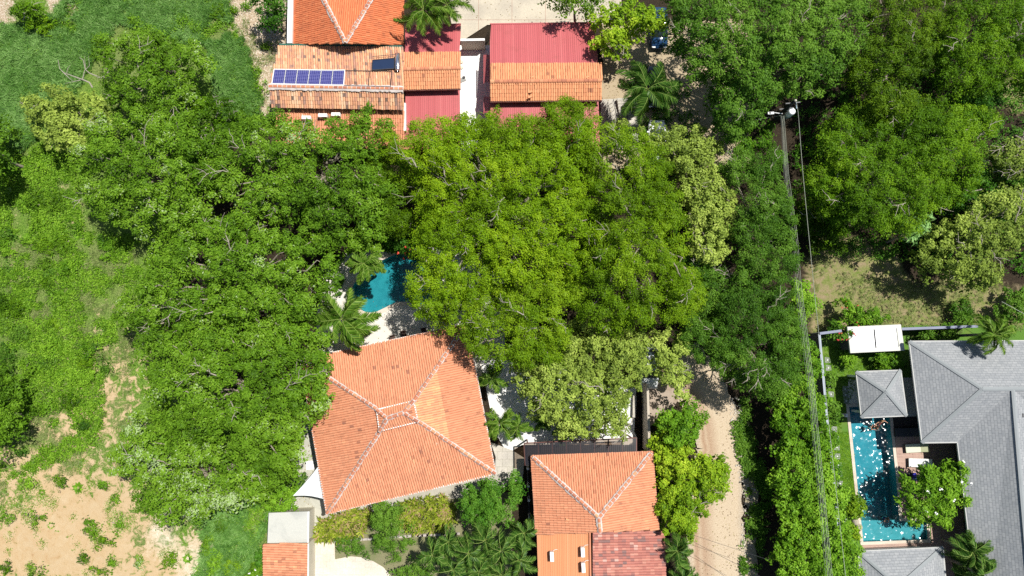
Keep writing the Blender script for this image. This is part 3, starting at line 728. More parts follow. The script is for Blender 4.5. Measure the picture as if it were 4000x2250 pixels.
def ridge(mc, mm, a, b_, w_=.28, seg=.36, mortar=.52, seed=1, up=.10):
    """mc: cap tiles, mm: mortar bed"""
    rng = random.Random(seed); a = Vector(a) + Vector((0, 0, up)); b_ = Vector(b_) + Vector((0, 0, up)); d = b_ - a; L = d.length; d = d.normalized()
    s_ = d.cross(Vector((0, 0, 1))).normalized(); n = s_.cross(d)
    k = max(1, int(L / seg))
    if mm is not None:
        # mortar: uneven strips along both sides and a band at each joint
        for sgn in (-1, 1):
            vs = []
            for i in range(k * 2 + 1):
                p = a + d * (L * i / (k * 2)); j = rng.uniform(-.05, .05)
                vs += [p + s_ * sgn * (w_ * .46) + n * .05, p + s_ * sgn * (mortar * .5 + j) - n * .04]
            mm.add(vs, [((2 * i, 2 * i + 1, 2 * i + 3, 2 * i + 2) if sgn < 0 else (2 * i, 2 * i + 2, 2 * i + 3, 2 * i + 1)) for i in range(k * 2)])
        for i in range(k + 1):
            p = a + d * (L * i / k); ht = rng.uniform(.02, .04)
            vs = []
            for e in (-ht, ht): vs += [p + d * e + s_ * (w_ * .5 * q_) + n * (.10 * (1 - q_ * q_ * .8) + .03) for q_ in (-1, -.5, 0, .5, 1)]
            mm.add(vs, [(j, j + 1, j + 6, j + 5) for j in range(4)])
    for i in range(k):
        p0 = a + d * (L * i / k + .02); p1 = a + d * (L * (i + 1) / k); vs = []
        for p, rr in ((p0, 1.06), (p1, .94)): vs += [p + s_ * (w_ * .5 * rr * q_) + n * (.10 * rr * (1 - q_ * q_) + .01) for q_ in (-1, -.6, 0, .6, 1)]
        mc.add(vs, [(0, 1, 6, 5), (1, 2, 7, 6), (2, 3, 8, 7), (3, 4, 9, 8)], min(1, max(0, .5 + rng.gauss(0, .2))))
def hips(root, faces, mat, name='roof', **kw):
    mb = MB()
    for i, f in enumerate(faces):
        under = [p - Vector((0, 0, .05)) for p in f]; mb.add(under, [tuple(range(len(under)))], .15)
        barrel(mb, f, seed=i * 13 + 5, **kw)
    return mb.build(name, mat, root)
def gutter(root, pts, m, w_=.13, name='gutter', dz=-.04, out=.05):
    mb = MB()
    for a, b_ in zip(pts[:-1], pts[1:]):
        d = (b_ - a).normalized(); mb.bar(a + Vector((0, 0, dz)), b_ + Vector((0, 0, dz)), w_, .12)
    return mb.build(name, m, root)
def inset2(poly, d): return offset_poly([tuple(p[:2]) for p in poly], -d)
def body(root, poly, ztop, m=CREAM, wins=True, inset=.7, n=2, z0=0.0):
    ip = inset2(poly, inset); mb = MB(); mb.prism(ip, z0, ztop); mb.build('wall', m, root)
    if not wins: return
    k = len(ip)
    for i in range(k):
        a = Vector((*ip[i], 0)); b_ = Vector((*ip[(i + 1) % k], 0)); L = (b_ - a).length
        if L < 3.5: continue
        for j in range(n):
            c_ = a.lerp(b_, (j + .7) / (n + .4)); rz = math.atan2(b_.y - a.y, b_.x - a.x)
            dr = (i == 0 and j == 0); hgt = 2.05 if dr else 1.1; zc = hgt / 2 + .02 if dr else 1.5
            w1 = MB(); w1.box((c_.x, c_.y, zc), (1.1, .10, hgt), rz); wo = w1.build('door' if dr else 'window', RUST if dr else WHITE, root)
            w2 = MB(); w2.box((c_.x, c_.y, zc), (.92, .14, hgt - .2), rz); w2.build('pane', GLASS, wo)
def centre(pts): return sum((Vector((p[0], p[1], 0)) for p in pts), Vector((0, 0, 0))) / len(pts)

# ---- house 1: hot orange tiled hip roof at the top edge
f = lambda p, h: RP('A', *p, h)
SW, NW, NE, SE, AP = f((378, 447), 3.6), f((378, -170), 3.6), f((1490, -170), 3.6), f((1478, 452), 3.6), f((900, 432), 5.8)
NW.y += 4; NE.y += 4
r = thing('tiled_house', 'bright orange tiled hip-roofed house with a white gutter wall, cut by the top edge', 'house', centre([SW, NW, NE, SE]))
apn = f((900, 60), 5.8); apn = Vector((AP.x, AP.y + 3.2, 5.8))
h1 = AP
hips(r, [[NW, SW, h1], [SE, NE, h1], [NE, NW, h1]], TERRA_HOT, w_=.2, spread=.10, dark=.0)
mc, mm = MB(), MB(); ridge(mc, mm, NW.lerp(h1, .02), h1, mortar=.44); ridge(mc, mm, NE.lerp(h1, .3), h1, seed=3, mortar=.40)
mm.build('ridge_mortar', MORTAR, r); mc.build('ridge_cap', CAP, r)
body(r, [SW + Vector((0, .8, 0)), NW, NE, SE + Vector((0, .8, 0))], 3.5, CREAM)
mb = MB(); mb.bar(f((350, -170), 3.75) + Vector((0, 4, 0)), f((345, 445), 3.75), .48, .5); mb.build('gutter_wall', WHITE, r)
mb = MB(); mb.add([SW + Vector((0, 0.02, 0)), SE + Vector((0, .02, 0)), h1 + Vector((0, .02, 0)), ], [(0, 1, 2)]); mb.build('gable_wall', CREAM, r)

# ---- house 2: long weathered roof carrying the solar panels
r2 = thing('tiled_house', 'long low house with a patchy weathered orange tile roof carrying solar panels', 'house', centre([f((225, 455), 0), f((1480, 1100), 0)]))
hr, hn, hs = 5.0, 4.0, 4.2
a1, a2, a3, a4 = f((228, 462), hn), f((1482, 478), hn), f((1482, 897), hr), f((130, 872), hr)
b1, b2, b3, b4 = a4.copy(), a3.copy(), f((1486, 1100), hs), f((150, 1078), hs)
hips(r2, [[a1, a2, a3, a4]], WEATH, name='roof', w_=.22, spread=.11, dark=.025, colv=.14, slope=Vector((.12, -1, 0)))
mb = MB(); barrel(mb, [a4, a3, b3, b4], w_=.22, spread=.12, dark=.03, seed=9, colv=.17); mb.build('south_roof', WEATH, r2)
mc, mm = MB(), MB(); ridge(mc, mm, a4, a3, seed=8, mortar=.62, w_=.28, seg=.42); mm.build('ridge_mortar', MORTAR, r2); mc.build('ridge_cap', CAP, r2)
c1, c2, c3, c4 = f((200, 1090), 3.5), f((1482, 1110), 3.5), f((1484, 1500), 2.7), f((200, 1480), 2.7)
mb = MB(); barrel(mb, [c1, c2, c3, c4], w_=.22, spread=.12, dark=.02, seed=19); mb.add([p - Vector((0, 0, .06)) for p in (c1, c2, c3, c4)], [(0, 1, 2, 3)], .2); mb.build('lower_roof', TERRA, r2)
gutter(r2, [f((235, 450), hn), f((1485, 470), hn)], plain('green_gutter', (.02, .11, .08), .4, .1), .24)
body(r2, [a1, a2, b3, b4], 3.95, CREAM, inset=.6)
body(r2, [c1, c2, c3, c4], 2.65, CREAM, wins=False, inset=.3)

# ---- houses 3 and 4: saddle of tiles over red sheet roofs
def tile_saddle(reg, x0, x1, ytop, yr, ybot, name, label, red_n, red_s, hr=4.35, he=3.85, seed=3):
    g = lambda p, h: RP(reg, *p, h)
    r = thing('red_roofed_house', label, 'house', centre([g((x0, ytop), 0), g((x1, ybot), 0)]))
    A_, B_, C_, D_, E_, F_ = g((x0, ytop), he), g((x1, ytop - 4), he), g((x1, yr - 6), hr), g((x0, yr + 6), hr), g((x1, ybot - 6), he), g((x0, ybot + 6), he)
    mb = MB(); barrel(mb, [A_, B_, C_, D_], seed=seed, w_=.22, spread=.09, dark=.008); barrel(mb, [D_, C_, E_, F_], seed=seed + 1, w_=.22, spread=.09, dark=.01)
    for q_ in ([A_, B_, C_, D_], [D_, C_, E_, F_]): mb.add([p - Vector((0, 0, .06)) for p in q_], [(0, 1, 2, 3)], .2)
    mb.build('tile_roof', TAN, r)
    mc = MB(); ridge(mc, None, D_, C_, w_=.34, seg=.42, seed=seed, up=.05); mc.build('ridge_cap', CAP, r)
    mb = MB(); mb.bar(F_ + Vector((0, -.06, -.12)), E_ + Vector((0, -.06, -.12)), .12, .16); mb.build('fascia', RUST, r)
    north = [g(p, z_) for p, z_ in zip(red_n, (3.0, 3.0, 3.75, 3.75))]; south = [g(p, z_) for p, z_ in zip(red_s, (3.0, 3.0, 2.5, 2.5))]
    mb = MB(); ribbed(mb, north, .20, .04); mb.build('red_roof', REDM, r)
    mb = MB(); mb.bar(north[0], north[1], .10, .14); mb.build('gutter', REDM, r)
    mb = MB(); ribbed(mb, south, .20, .04); mb.build('south_red_roof', REDM, r)
    n0 = [Vector((p.x, p.y, 0)) for p in north[:2]]; s0 = [Vector((p.x, p.y, 0)) for p in south[2:]]
    body(r, [n0[0], n0[1], s0[0], s0[1]], 2.42, plain('red_wall', (.34, .06, .07), .7, .1), inset=.35)
    mb = MB(); mb.prism(inset2([A_, B_, E_, F_], .45), 2.38, he - .12); mb.build('upper_wall', plain('maroon_wall', (.20, .04, .045), .7, .15), r)
    return r
h3 = tile_saddle('A', 1470, 2057, 530, 690, 893, '', 'narrow red-roofed house with an orange tile saddle, left of the white courtyard',
            [(1502, 262), (2060, 242), (2057, 545), (1495, 545)], [(1493, 885), (2050, 885), (2056, 1500), (1490, 1500)])
h4 = tile_saddle('B', -220, 902, 640, 815, 1008, '', 'wide red-roofed house with an orange tile saddle, right of the white courtyard',
            [(-222, 242), (822, 228), (870, 655), (-220, 670)], [(-220, 1005), (880, 1005), (882, 1500), (-215, 1500)], seed=23)
# white gate wall between them, white wall strip, slatted awnings
gw = thing('gate_wall', 'white-topped wall with a small black gate closing the courtyard', 'wall', RP('A', 2190, 400))
mb = MB(); mb.bar(RP('A', 2057, 402, 2.2), RP('A', 2300, 398, 2.2), .22, .08); mb.build('wall_cap', WHITE, gw)
mb = MB(); a_, b_ = RP('A', 2057, 402, 2.15), RP('A', 2300, 398, 2.15); mb.bar(a_ - Vector((0, 0, 1.08)), b_ - Vector((0, 0, 1.08)), .18, 2.14); mb.build('wall', CREAM, gw)
mb = MB()
for k in range(7): p = RP('A', 2305 + k * 6, 470 - k * 11, 0); mb.tube([(p.x, p.y, 0), (p.x, p.y, 1.9)], .02, 4)
p, q_ = RP('A', 2305, 470, 1.85), RP('A', 2341, 404, 1.85); mb.bar(p, q_, .04, .04); mb.build('gate', DARK, gw)
for (y0, y1, lab) in ((555, 840, 'red slatted awning on the courtyard wall, the longer northern one'), (975, 1145, 'dark red slatted awning on the courtyard wall, the shorter southern one')):
    aw = thing('slatted_awning', lab, 'awning', RP('A', 2318, (y0 + y1) / 2), group='slatted awnings along the courtyard')
    mb = MB(); n = int((y1 - y0) / 9)
    for k in range(n): mb.bar(RP('A', 2291, y0 + k * 9, 2.3), RP('A', 2352, y0 + k * 9, 2.5), .055, .03)
    mb.build('slats', REDM, aw); mb = MB(); mb.bar(RP('A', 2291, y0, 2.25), RP('A', 2291, y1, 2.25), .06, .08); mb.bar(RP('A', 2352, y0, 2.42), RP('A', 2352, y1, 2.42), .06, .08); mb.build('frame', REDM, aw)
# roof parapet edge strip between house 2 and 3
pw = MB(); pw.bar(RP('A', 1497, 1040, 3.3), RP('A', 1500, 1320, 2.9), .22, .5); tag(pw.build('parapet', WHITE), 'white parapet strip between the patchy tiled roof and the red sheet roof', 'parapet')

# ---- main house: big orange hip roof with raised lantern
g = lambda p, h: RP('S', *p, h)
he, hr = 3.5, 5.9
NW, NE, SE, SW = g((1173, 1404), he), g((1822, 1267), he), g((1936, 1850), he), g((1277, 2006), he)
R1, R2 = g((1513, 1634), hr), g((1579, 1613), hr)
mh = thing('tiled_house', 'large square house with an orange tiled hip roof and a small raised lantern roof', 'house', centre([NW, NE, SE, SW]))
def ptint(u, v): return 0
mb = MB()
for i, (fc, tf) in enumerate((([NW, NE, R2, R1], None), ([NE, SE, R2], 'e'), ([SE, SW, R1, R2], None), ([SW, NW, R1], None))):
    mb.add([p - Vector((0, 0, .06)) for p in fc], [tuple(range(len(fc)))], .2)
    if tf:
        u_, v_, n_ = frame_of(fc); q0 = (g((1730, 1500), 4.6) - fc[0]).dot(v_); q1 = (R2 - fc[0]).dot(v_)
        barrel(mb, fc, seed=31 + i, spread=.07, dark=.008, tint=lambda u, v, q0=q0: (.30 if v > q0 else .0))
    else: barrel(mb, fc, seed=31 + i, spread=.08, dark=.012, tint=ptint)
mb.build('roof', TERRA, mh)
def lift(p, dz): return Vector((p.x, p.y, p.z + dz))
L = [g((1474, 1599), 0), g((1617.7, 1564), 0), g((1635, 1645.8), 0), g((1485.6, 1682.7), 0)]
def onroof(px, py):
    # height of the main roof below a map position: march down until above the roof planes
    for k in range(400):
        h = 6.5 - k * .01; p = P(px, py, h); best = 1e9
        for fc in ([NW, NE, R2, R1], [NE, SE, R2], [SE, SW, R1, R2], [SW, NW, R1]):
            u_, v_, n_ = frame_of(fc); best = min(best, fc[0].z - ((p.x - fc[0].x) * n_.x + (p.y - fc[0].y) * n_.y) / n_.z)
        if h <= best: return p
    return p
Lc = [lift(onroof(*q_), .32) for q_ in ((1474, 1599), (1617.7, 1564), (1635, 1645.8), (1485.6, 1682.7))]
LR1, LR2 = lift(g((1515, 1633), hr), .42), lift(g((1579, 1611), hr), .42)
mb = MB()
for i, fc in enumerate(([Lc[0], Lc[1], LR2, LR1], [Lc[1], Lc[2], LR2], [Lc[2], Lc[3], LR1, LR2], [Lc[3], Lc[0], LR1])):
    mb.add([p - Vector((0, 0, .05)) for p in fc], [tuple(range(len(fc)))], .2); barrel(mb, fc, seed=61 + i, spread=.08, tint=(lambda u, v: -.05))
lr = mb.build('lantern_roof', TERRA, mh)
mb = MB()
for i in range(4): mb.bar(lift(Lc[i], -.08), lift(Lc[(i + 1) % 4], -.08), .10, .30)
mb.build('lantern_fascia', WHITE, mh)
mc, mm = MB(), MB()
for k, (a_, b_) in enumerate(((NW, Lc[0]), (NE, Lc[1]), (SE, Lc[2]), (SW, Lc[3]))):
    ridge(mc, mm, a_, lift(b_, -.32), seed=k, mortar=.38, seg=.44)
for k, (a_, b_) in enumerate(((Lc[0], LR1), (Lc[1], LR2), (Lc[2], LR2), (Lc[3], LR1), (LR1, LR2))): ridge(mc, mm, a_, b_, seed=k + 7, mortar=.38, seg=.42, up=.08)
mm.build('ridge_mortar', MORTAR, mh); mc.build('ridge_cap', CAP, mh)
gutter(mh, [NW, NE, SE, SW, NW], WHITE, .15)
body(mh, [NW, NE, SE, SW], 3.45, CREAM, inset=.75, n=3)

# ---- guest house
g2 = lambda p, h: RP('G', *p, h)
NW, NE, SE, SW = g2((193, 240), 3.4), g2((1412, 198), 3.4), g2((1476, 985), 3.4), g2((240, 1035), 3.4)
AP, RE = g2((870, 860), 5.6), g2((884, 1012), 5.6)
gh = thing('tiled_house', 'smaller orange tiled hip-roofed house with a yellow-green tree along its right wall', 'house', centre([NW, NE, SE, SW]))
hips(gh, [[NW, NE, AP], [NE, SE, RE, AP], [SW, NW, AP, RE]], TERRA, spread=.08, dark=.01)
mc, mm = MB(), MB()
for k, (a_, b_) in enumerate(((NW.lerp(AP, .03), AP), (NE.lerp(AP, .03), AP), (AP, RE))): ridge(mc, mm, a_, b_, seed=k + 3, mortar=.44, seg=.42)
mm.build('ridge_mortar', MORTAR, gh); mc.build('ridge_cap', CAP, gh)
gutter(gh, [SW, NW, NE, SE], plain('rusty_gutter', (.30, .16, .13), .7, .2), .12)
RE2 = RE.copy(); RE2.z = 5.5
mb = MB(); mb.add([SW + Vector((0, .1, 0)), SE + Vector((0, .1, 0)), RE2 + Vector((0, .1, 0))], [(0, 1, 2)]); mb.build('gable_wall', CREAM, gh)
body(gh, [NW, NE, SE, SW], 3.35, CREAM, inset=.6)
an = thing('roofed_annex', 'flat annex with an orange corrugated sheet roof carrying three air conditioners', 'annex', RP('G', 520, 1240))
z1 = 2.95
q4 = [RP('G', 250, 1030, z1), RP('G', 782, 1008, z1), RP('G', 790, 1600, z1 - .1), RP('G', 265, 1600, z1 - .1)]
mb = MB(); ribbed(mb, q4, .16, .03, slope=Vector((0, 1, 0))); mb.build('roof', ORM, an); body(an, q4, z1 - .15, CREAM, wins=False, inset=.15)
mb = MB(); mb.bar(q4[1] + Vector((.0, 0, .05)), q4[2] + Vector((.0, 0, .05)), .14, .26); mb.build('parapet', plain('orange_edge', (.55, .22, .12), .8, .1), an)
an2 = thing('roofed_annex', 'annex under mottled pink and grey tiles, bottom edge beside the dirt road', 'annex', RP('G', 1160, 1230))
q5 = [RP('G', 812, 1000, 3.15), RP('G', 1528, 985, 2.6), RP('G', 1552, 1600, 2.6), RP('G', 812, 1600, 3.15)]
mb = MB(); barrel(mb, q5, w_=.24, row=.36, seed=77, spread=.22, dark=.03, slope=Vector((-1, 0, .2))); mb.add([p - Vector((0, 0, .06)) for p in q5], [(3, 2, 1, 0)], .2); mb.build('roof', PINK, an2)
body(an2, q5, 2.5, CREAM, wins=False, inset=.3)
# ---- left-bottom outbuildings
ob = thing('concrete_shed', 'small shed with a bare flat concrete roof beside the gravel path', 'shed', RP('F', 325, 960))
q6 = [RP('F', *p) for p in [(128, 815), (528, 800), (524, 1112), (114, 1118)]]
mb = MB(); mb.prism([RP('F', *p, 2.5) for p in [(128, 815), (528, 800), (524, 1112), (114, 1118)]], 2.36, 2.5); mb.build('roof', plain('concrete_roof', (.50, .50, .45), .9, .08, 1.0, stain=(.32, .33, .31), stain_s=.45), ob)
body(ob, [RP('F', *p, 2.4) for p in [(128, 815), (528, 800), (524, 1112), (114, 1118)]], 2.36, CREAM, wins=False, inset=.12)
mb = MB(); mb.bar(RP('F', 530, 800, 2.5), RP('F', 524, 1112, 2.5), .14, .12); mb.build('edge', WHITE, ob)
ob2 = thing('tiled_shed', 'small tiled shed at the bottom edge beside the pale driveway', 'shed', RP('F', 300, 1290))
q7 = [RP('F', 75, 1127, 2.5), RP('F', 524, 1122, 3.0), RP('F', 520, 1620, 3.0), RP('F', 75, 1620, 2.5)]
mb = MB(); barrel(mb, q7, w_=.22, seed=88, spread=.14, dark=.01, slope=Vector((1, 0, .2))); mb.add([p - Vector((0, 0, .06)) for p in q7], [(3, 2, 1, 0)], .2); mb.build('roof', TERRA, ob2)
mb = MB(); mb.bar(RP('F', 528, 1122, 3.02), RP('F', 524, 1620, 3.02), .10, .14); mb.build('edge', WHITE, ob2)
body(ob2, q7, 2.45, CREAM, wins=False, inset=.2)

# ---- villa with grey shingles
def shingle_mat():
    m, t, b, o = newmat('grey_shingles'); uv = N(t, "ShaderNodeUVMap"); br = N(t, "ShaderNodeTexBrick"); t.links.new(uv.outputs[0], br.inputs['Vector'])
    br.inputs['Scale'].default_value = 1; br.inputs['Brick Width'].default_value = .45; br.inputs['Row Height'].default_value = .24; br.inputs['Mortar Size'].default_value = .022
    br.inputs['Color1'].default_value = (.24, .255, .27, 1); br.inputs['Color2'].default_value = (.36, .37, .375, 1); br.inputs['Mortar'].default_value = (.13, .14, .15, 1)
    c_ = mix(t, .45, br.outputs['Color'], ramp(t, noise(t, 4, 5, .7), [(.3, (.23, .245, .26)), (.7, (.38, .385, .385))]))
    t.links.new(c_, b.inputs['Base Color']); b.inputs['Roughness'].default_value = .9; b.inputs['Specular IOR Level'].default_value = .2
    bump(t, b, br.outputs['Fac'], -.4, .02); return m
SHING = shingle_mat(); SHCAP = plain('grey_hip_cap', (.27, .29, .295), .85, .06)
def shingle_face(mb, poly):
    u, v, n = frame_of(poly); o_ = poly[0]
    nn = (poly[1] - poly[0]).cross(poly[2] - poly[0]); idx_ = tuple(range(len(poly))); idx_ = idx_ if nn.z > 0 else idx_[::-1]
    mb.add(poly, [idx_], .5, [((p - o_).dot(u), (p - o_).dot(v)) for p in poly])
def caps(root, lines):
    mb = MB()
    for a_, b_ in lines:
        d = (b_ - a_); s_ = d.cross(Vector((0, 0, 1))).normalized() * .17; z_ = Vector((0, 0, .05)); lo_ = Vector((0, 0, .005))
        mb.add([a_ - s_ + lo_, a_ + z_, a_ + s_ + lo_, b_ - s_ + lo_, b_ + z_, b_ + s_ + lo_], [(0, 1, 4, 3), (1, 2, 5, 4)])
    mb.build('hip_cap', SHCAP, root)
def fascia(root, pts, m=None, w_=.10, h_=.16, name='gutter'):
    mb = MB()
    for a_, b_ in zip(pts[:-1], pts[1:]): mb.bar(a_ - Vector((0, 0, .06)), b_ - Vector((0, 0, .06)), w_, h_)
    mb.build(name, m or plain('pale_fascia', (.45, .45, .43), .6, .1), root)
g = lambda p, h: RP('S', *p, h)
he, hr = 3.3, 5.7
vNW, vSW, vNo, vS = g((3552, 1333), he), g((3601, 1730), he), g((3740, 1728), he), g((3840, 2560), he)
vR, vJ, vRe, vNE = g((3839, 1519), hr), g((3957, 1519), hr), g((4500, 1519), hr), g((4500, 1328), he)
vRs = g((4045, 2560), hr); vSEe = g((4250, 2560), he); vE = g((4180, 1728), he); vE2 = g((4500, 1728), he)
vi = thing('villa', 'long villa under a grey shingle hip roof at the right edge, beside the deck', 'house', centre([vNW, vSW, vS, vSEe]))
mb = MB()
for fc in ([vNW, vNE, vRe, vR], [vNW, vR, vSW], [vSW, vR, vJ, vNo], [vNo, vJ, vRs, vS], [vJ, vE, vSEe, vRs], [vJ, vRe, vE2, vE]): shingle_face(mb, fc)
mb.build('roof', SHING, vi)
caps(vi, [(vNW, vR), (vSW, vR), (vR, vRe), (vJ, vRs)])
fascia(vi, [vNE, vNW, vSW, vNo, vS])
mb = MB(); mb.prism(inset2([vNW, vSW, vNo, vS, vSEe, vE, vE2, vNE], 1.7), 0, he - .1); mb.build('wall', plain('porch_shade_wall', (.11, .085, .07), .8, .15), vi)  # shade of the deep porch is put into this dark wall colour
for k in range(5):
    a_ = vNo.lerp(vS, .12 + k * .17); wv = MB(); wv.box((a_.x + 1.70, a_.y, 1.2), (.1, 1.6, 2.1), .06); wv.build('window', GLASS, vi)
mb = MB(); mb.box(tuple(g((3985, 1622), 5.2)), (.35, .35, .4)); mb.build('vent', DARK, vi)
pv = thing('pavilion', 'square open pavilion with a grey pyramid roof at the head of the lap pool', 'pavilion', centre([g((3344, 1451), 2.5), g((3543, 1624), 2.5)]))
c4 = [g(p, 2.5) for p in [(3344, 1452), (3519, 1446), (3543, 1624), (3365, 1632)]]; ap = g((3464, 1531), 3.9)
mb = MB()
for i in range(4): shingle_face(mb, [c4[i], c4[(i + 1) % 4], ap])
mb.build('roof', SHING, pv); caps(pv, [(c, ap) for c in c4]); fascia(pv, c4 + [c4[0]], name='fascia')
for c in inset2(c4, .45):
    mb = MB(); mb.box((c[0], c[1], 1.22), (.2, .2, 2.44)); mb.build('post', WHITE, pv)
mb = MB(); mb.bar(Vector((*inset2(c4, .6)[1], .42)), Vector((*inset2(c4, .6)[2], .42)), .6, .12); mb.build('bench', CREAM, pv)
lw = thing('outbuilding', 'low outbuilding with a grey hip roof at the bottom edge, below the pool', 'outbuilding', centre([g((3351, 2153), 2.8), g((3700, 2250), 2.8)]))
d4 = [g(p, 2.8) for p in [(3352, 2153), (3684, 2138), (3716, 2520), (3376, 2530)]]; da, db = g((3512, 2290), 4.2), g((3535, 2370), 4.2)
mb = MB()
for fc in ([d4[0], d4[1], da], [d4[1], d4[2], db, da], [d4[2], d4[3], db], [d4[3], d4[0], da, db]): shingle_face(mb, fc)
mb.build('roof', SHING, lw); caps(lw, [(d4[0], da), (d4[1], da), (da, db)]); fascia(lw, d4 + [d4[0]])
mb = MB(); mb.prism(inset2(d4, .6), 0, 2.7); mb.build('wall', WHITE, lw)
# white-panelled canopy
pr = thing('white_panel_canopy', 'pale concrete roof frame around two blank white panels, north of the pavilion', 'canopy', centre([g((3310, 1268), 2.4), g((3533, 1370), 2.4)]))
o4 = [RP('I', *p, 2.4) for p in [(798, 390), (1337, 366), (1376, 628), (830, 655)]]; i4 = [RP('I', *p, 2.4) for p in [(848, 432), (1295, 405), (1318, 592), (862, 612)]]
mb = MB()
for i in range(4): j = (i + 1) % 4; mb.add([o4[i], o4[j], i4[j], i4[i]] + [p - Vector((0, 0, .22)) for p in (o4[i], o4[j], i4[j], i4[i])], [(3, 2, 1, 0), (4, 5, 6, 7), (0, 1, 5, 4), (2, 3, 7, 6)])
mb.build('frame', plain('pale_frame', (.60, .60, .54), .8, .06, 1.0), pr)
for (x0, x1) in ((.01, .485), (.515, .99)):
    top0, top1 = i4[0].lerp(i4[1], x0), i4[0].lerp(i4[1], x1); bo0, bo1 = i4[3].lerp(i4[2], x0), i4[3].lerp(i4[2], x1); z_ = Vector((0, 0, -.06))
    mb = MB(); mb.add([top0 + z_, top1 + z_, bo1 + z_, bo0 + z_] + [p - Vector((0, 0, .12)) for p in (top0, top1, bo1, bo0)], [(3, 2, 1, 0), (4, 5, 6, 7), (0, 1, 5, 4), (1, 2, 6, 5), (2, 3, 7, 6), (3, 0, 4, 7)]); mb.build('roof_panel', plain('white_membrane', (.88, .88, .87), .6, .01), pr)
ip = inset2(o4, .25); mb = MB()
mb.prism(inset2(o4, .3), 0, 2.12); mb.build('wall', plain('canopy_shade_grey', (.10, .10, .10), .8, .15), pr)  # solid dark block painted in for the shade beneath the canopy
# ================================================================ OBJECTS
# solar panels on the weathered roof (north slope of house 2, between eave and ridge)
def on_plane(q, px, py, off):
    """point of the plane through q[0..2] that the map position (px, py) stands for, raised by off"""
    n = (q[1] - q[0]).cross(q[3] - q[0]).normalized(); n = n if n.z > 0 else -n
    a = P(px, py, 0); b_ = P(px, py, 10); d = b_ - a; t = (q[0] + n * off - a).dot(n) / d.dot(n); return a + d * t
q2 = [a1, a2, a3, a4]
def celled():
    m, t, b, o = newmat('solar_cells'); uv = N(t, "ShaderNodeUVMap"); br = N(t, "ShaderNodeTexBrick"); t.links.new(uv.outputs[0], br.inputs['Vector']); br.offset = 0
    br.inputs['Scale'].default_value = 1; br.inputs['Brick Width'].default_value = 1 / 6; br.inputs['Row Height'].default_value = 1 / 10; br.inputs['Mortar Size'].default_value = .010
    br.inputs['Color1'].default_value = (.022, .022, .14, 1); br.inputs['Color2'].default_value = (.035, .038, .20, 1); br.inputs['Mortar'].default_value = (.22, .22, .42, 1)
    t.links.new(br.outputs['Color'], b.inputs['Base Color']); b.inputs['Roughness'].default_value = .12; b.inputs['Specular IOR Level'].default_value = .6; return m
CELL = celled(); ALU = plain('aluminium', (.62, .63, .62), .35, .05, 1.0, metal=.6)
tops = [(183, 697), (302, 699), (420, 702), (540, 704), (658, 706), (775, 707), (893, 705)]; bots = [(160, 843), (281, 845), (400, 848), (520, 850), (640, 853), (760, 855), (882, 856)]
names_ = ['leftmost', 'second', 'third', 'fourth', 'fifth', 'rightmost']
for i in range(6):
    c_ = [on_plane(q2, *S('A', *p), .16) for p in (tops[i], tops[i + 1], bots[i + 1], bots[i])]
    root = thing('solar_panel', names_[i] + ' blue solar panel of the row of six on the weathered tile roof', 'solar panel', centre(c_), group='row of solar panels'); root.location.z = c_[0].z
    mb = MB()
    for j in range(4): mb.bar(c_[j] + Vector((0, 0, .01)), c_[(j + 1) % 4] + Vector((0, 0, .01)), .075, .06)
    mb.build('frame', WHITE, root)
    mb = MB(); mb.add([p - Vector((0, 0, .0)) for p in c_], [(3, 2, 1, 0)], .5, [(0, 1), (1, 1), (1, 0), (0, 0)]); mb.add([p - Vector((0, 0, .05)) for p in c_], [(0, 1, 2, 3)]); mb.build('cells', CELL, root)
rk = thing('mounting_rack', 'empty dark metal mounting rack on the weathered tiles beside the solar panels', 'rack', on_plane(q2, *S('A', 1130, 790), .1))
mb = MB(); rr = [on_plane(q2, *S('A', *p), .16) for p in ((893, 708), (1368, 716), (1352, 872), (885, 858), (1145, 712), (1128, 866))]
for a_, b_ in ((0, 1), (1, 2), (3, 2), (4, 5)): mb.bar(rr[a_], rr[b_], .05, .05)
mb.build('rail', DARK, rk)
# solar water heater
wh = thing('water_heater', 'solar water heater with dark collector plate and silver tank on the weathered roof', 'water heater', on_plane(q2, *S('A', 1300, 640), .1))
c_ = [on_plane(q2, *S('A', *p), o_) for p, o_ in (((1172, 605), .35), ((1392, 585), .35), ((1390, 690), .25), ((1168, 704), .25))]
mb = MB(); mb.add(c_ + [p - Vector((0, 0, .08)) for p in c_], [(3, 2, 1, 0), (4, 5, 6, 7), (0, 1, 5, 4), (1, 2, 6, 5), (2, 3, 7, 6), (3, 0, 4, 7)]); mb.build('collector', plain('collector_glass', (.02, .035, .08), .12, .1, spec=.6), wh)
mb = MB()
for j in range(4): mb.bar(c_[j], c_[(j + 1) % 4], .05, .1)
mb.bar(on_plane(q2, *S('A', 1172, 568), .3), on_plane(q2, *S('A', 1400, 548), .3), .04, .04)
for p in c_: mb.bar(p, p - Vector((0, 0, .35)), .04, .04)
mb.build('frame', DARK, wh)
ta, tb = on_plane(q2, *S('A', 1422, 538), .45), on_plane(q2, *S('A', 1424, 705), .45); mb = MB()
mb.tube([ta, ta.lerp(tb, .04), ta.lerp(tb, .96), tb], [.14, .24, .24, .14], 16); mb.build('tank', plain('tank_steel', (.62, .65, .72), .2, .04, 1.0, metal=.9), wh, smooth=True)
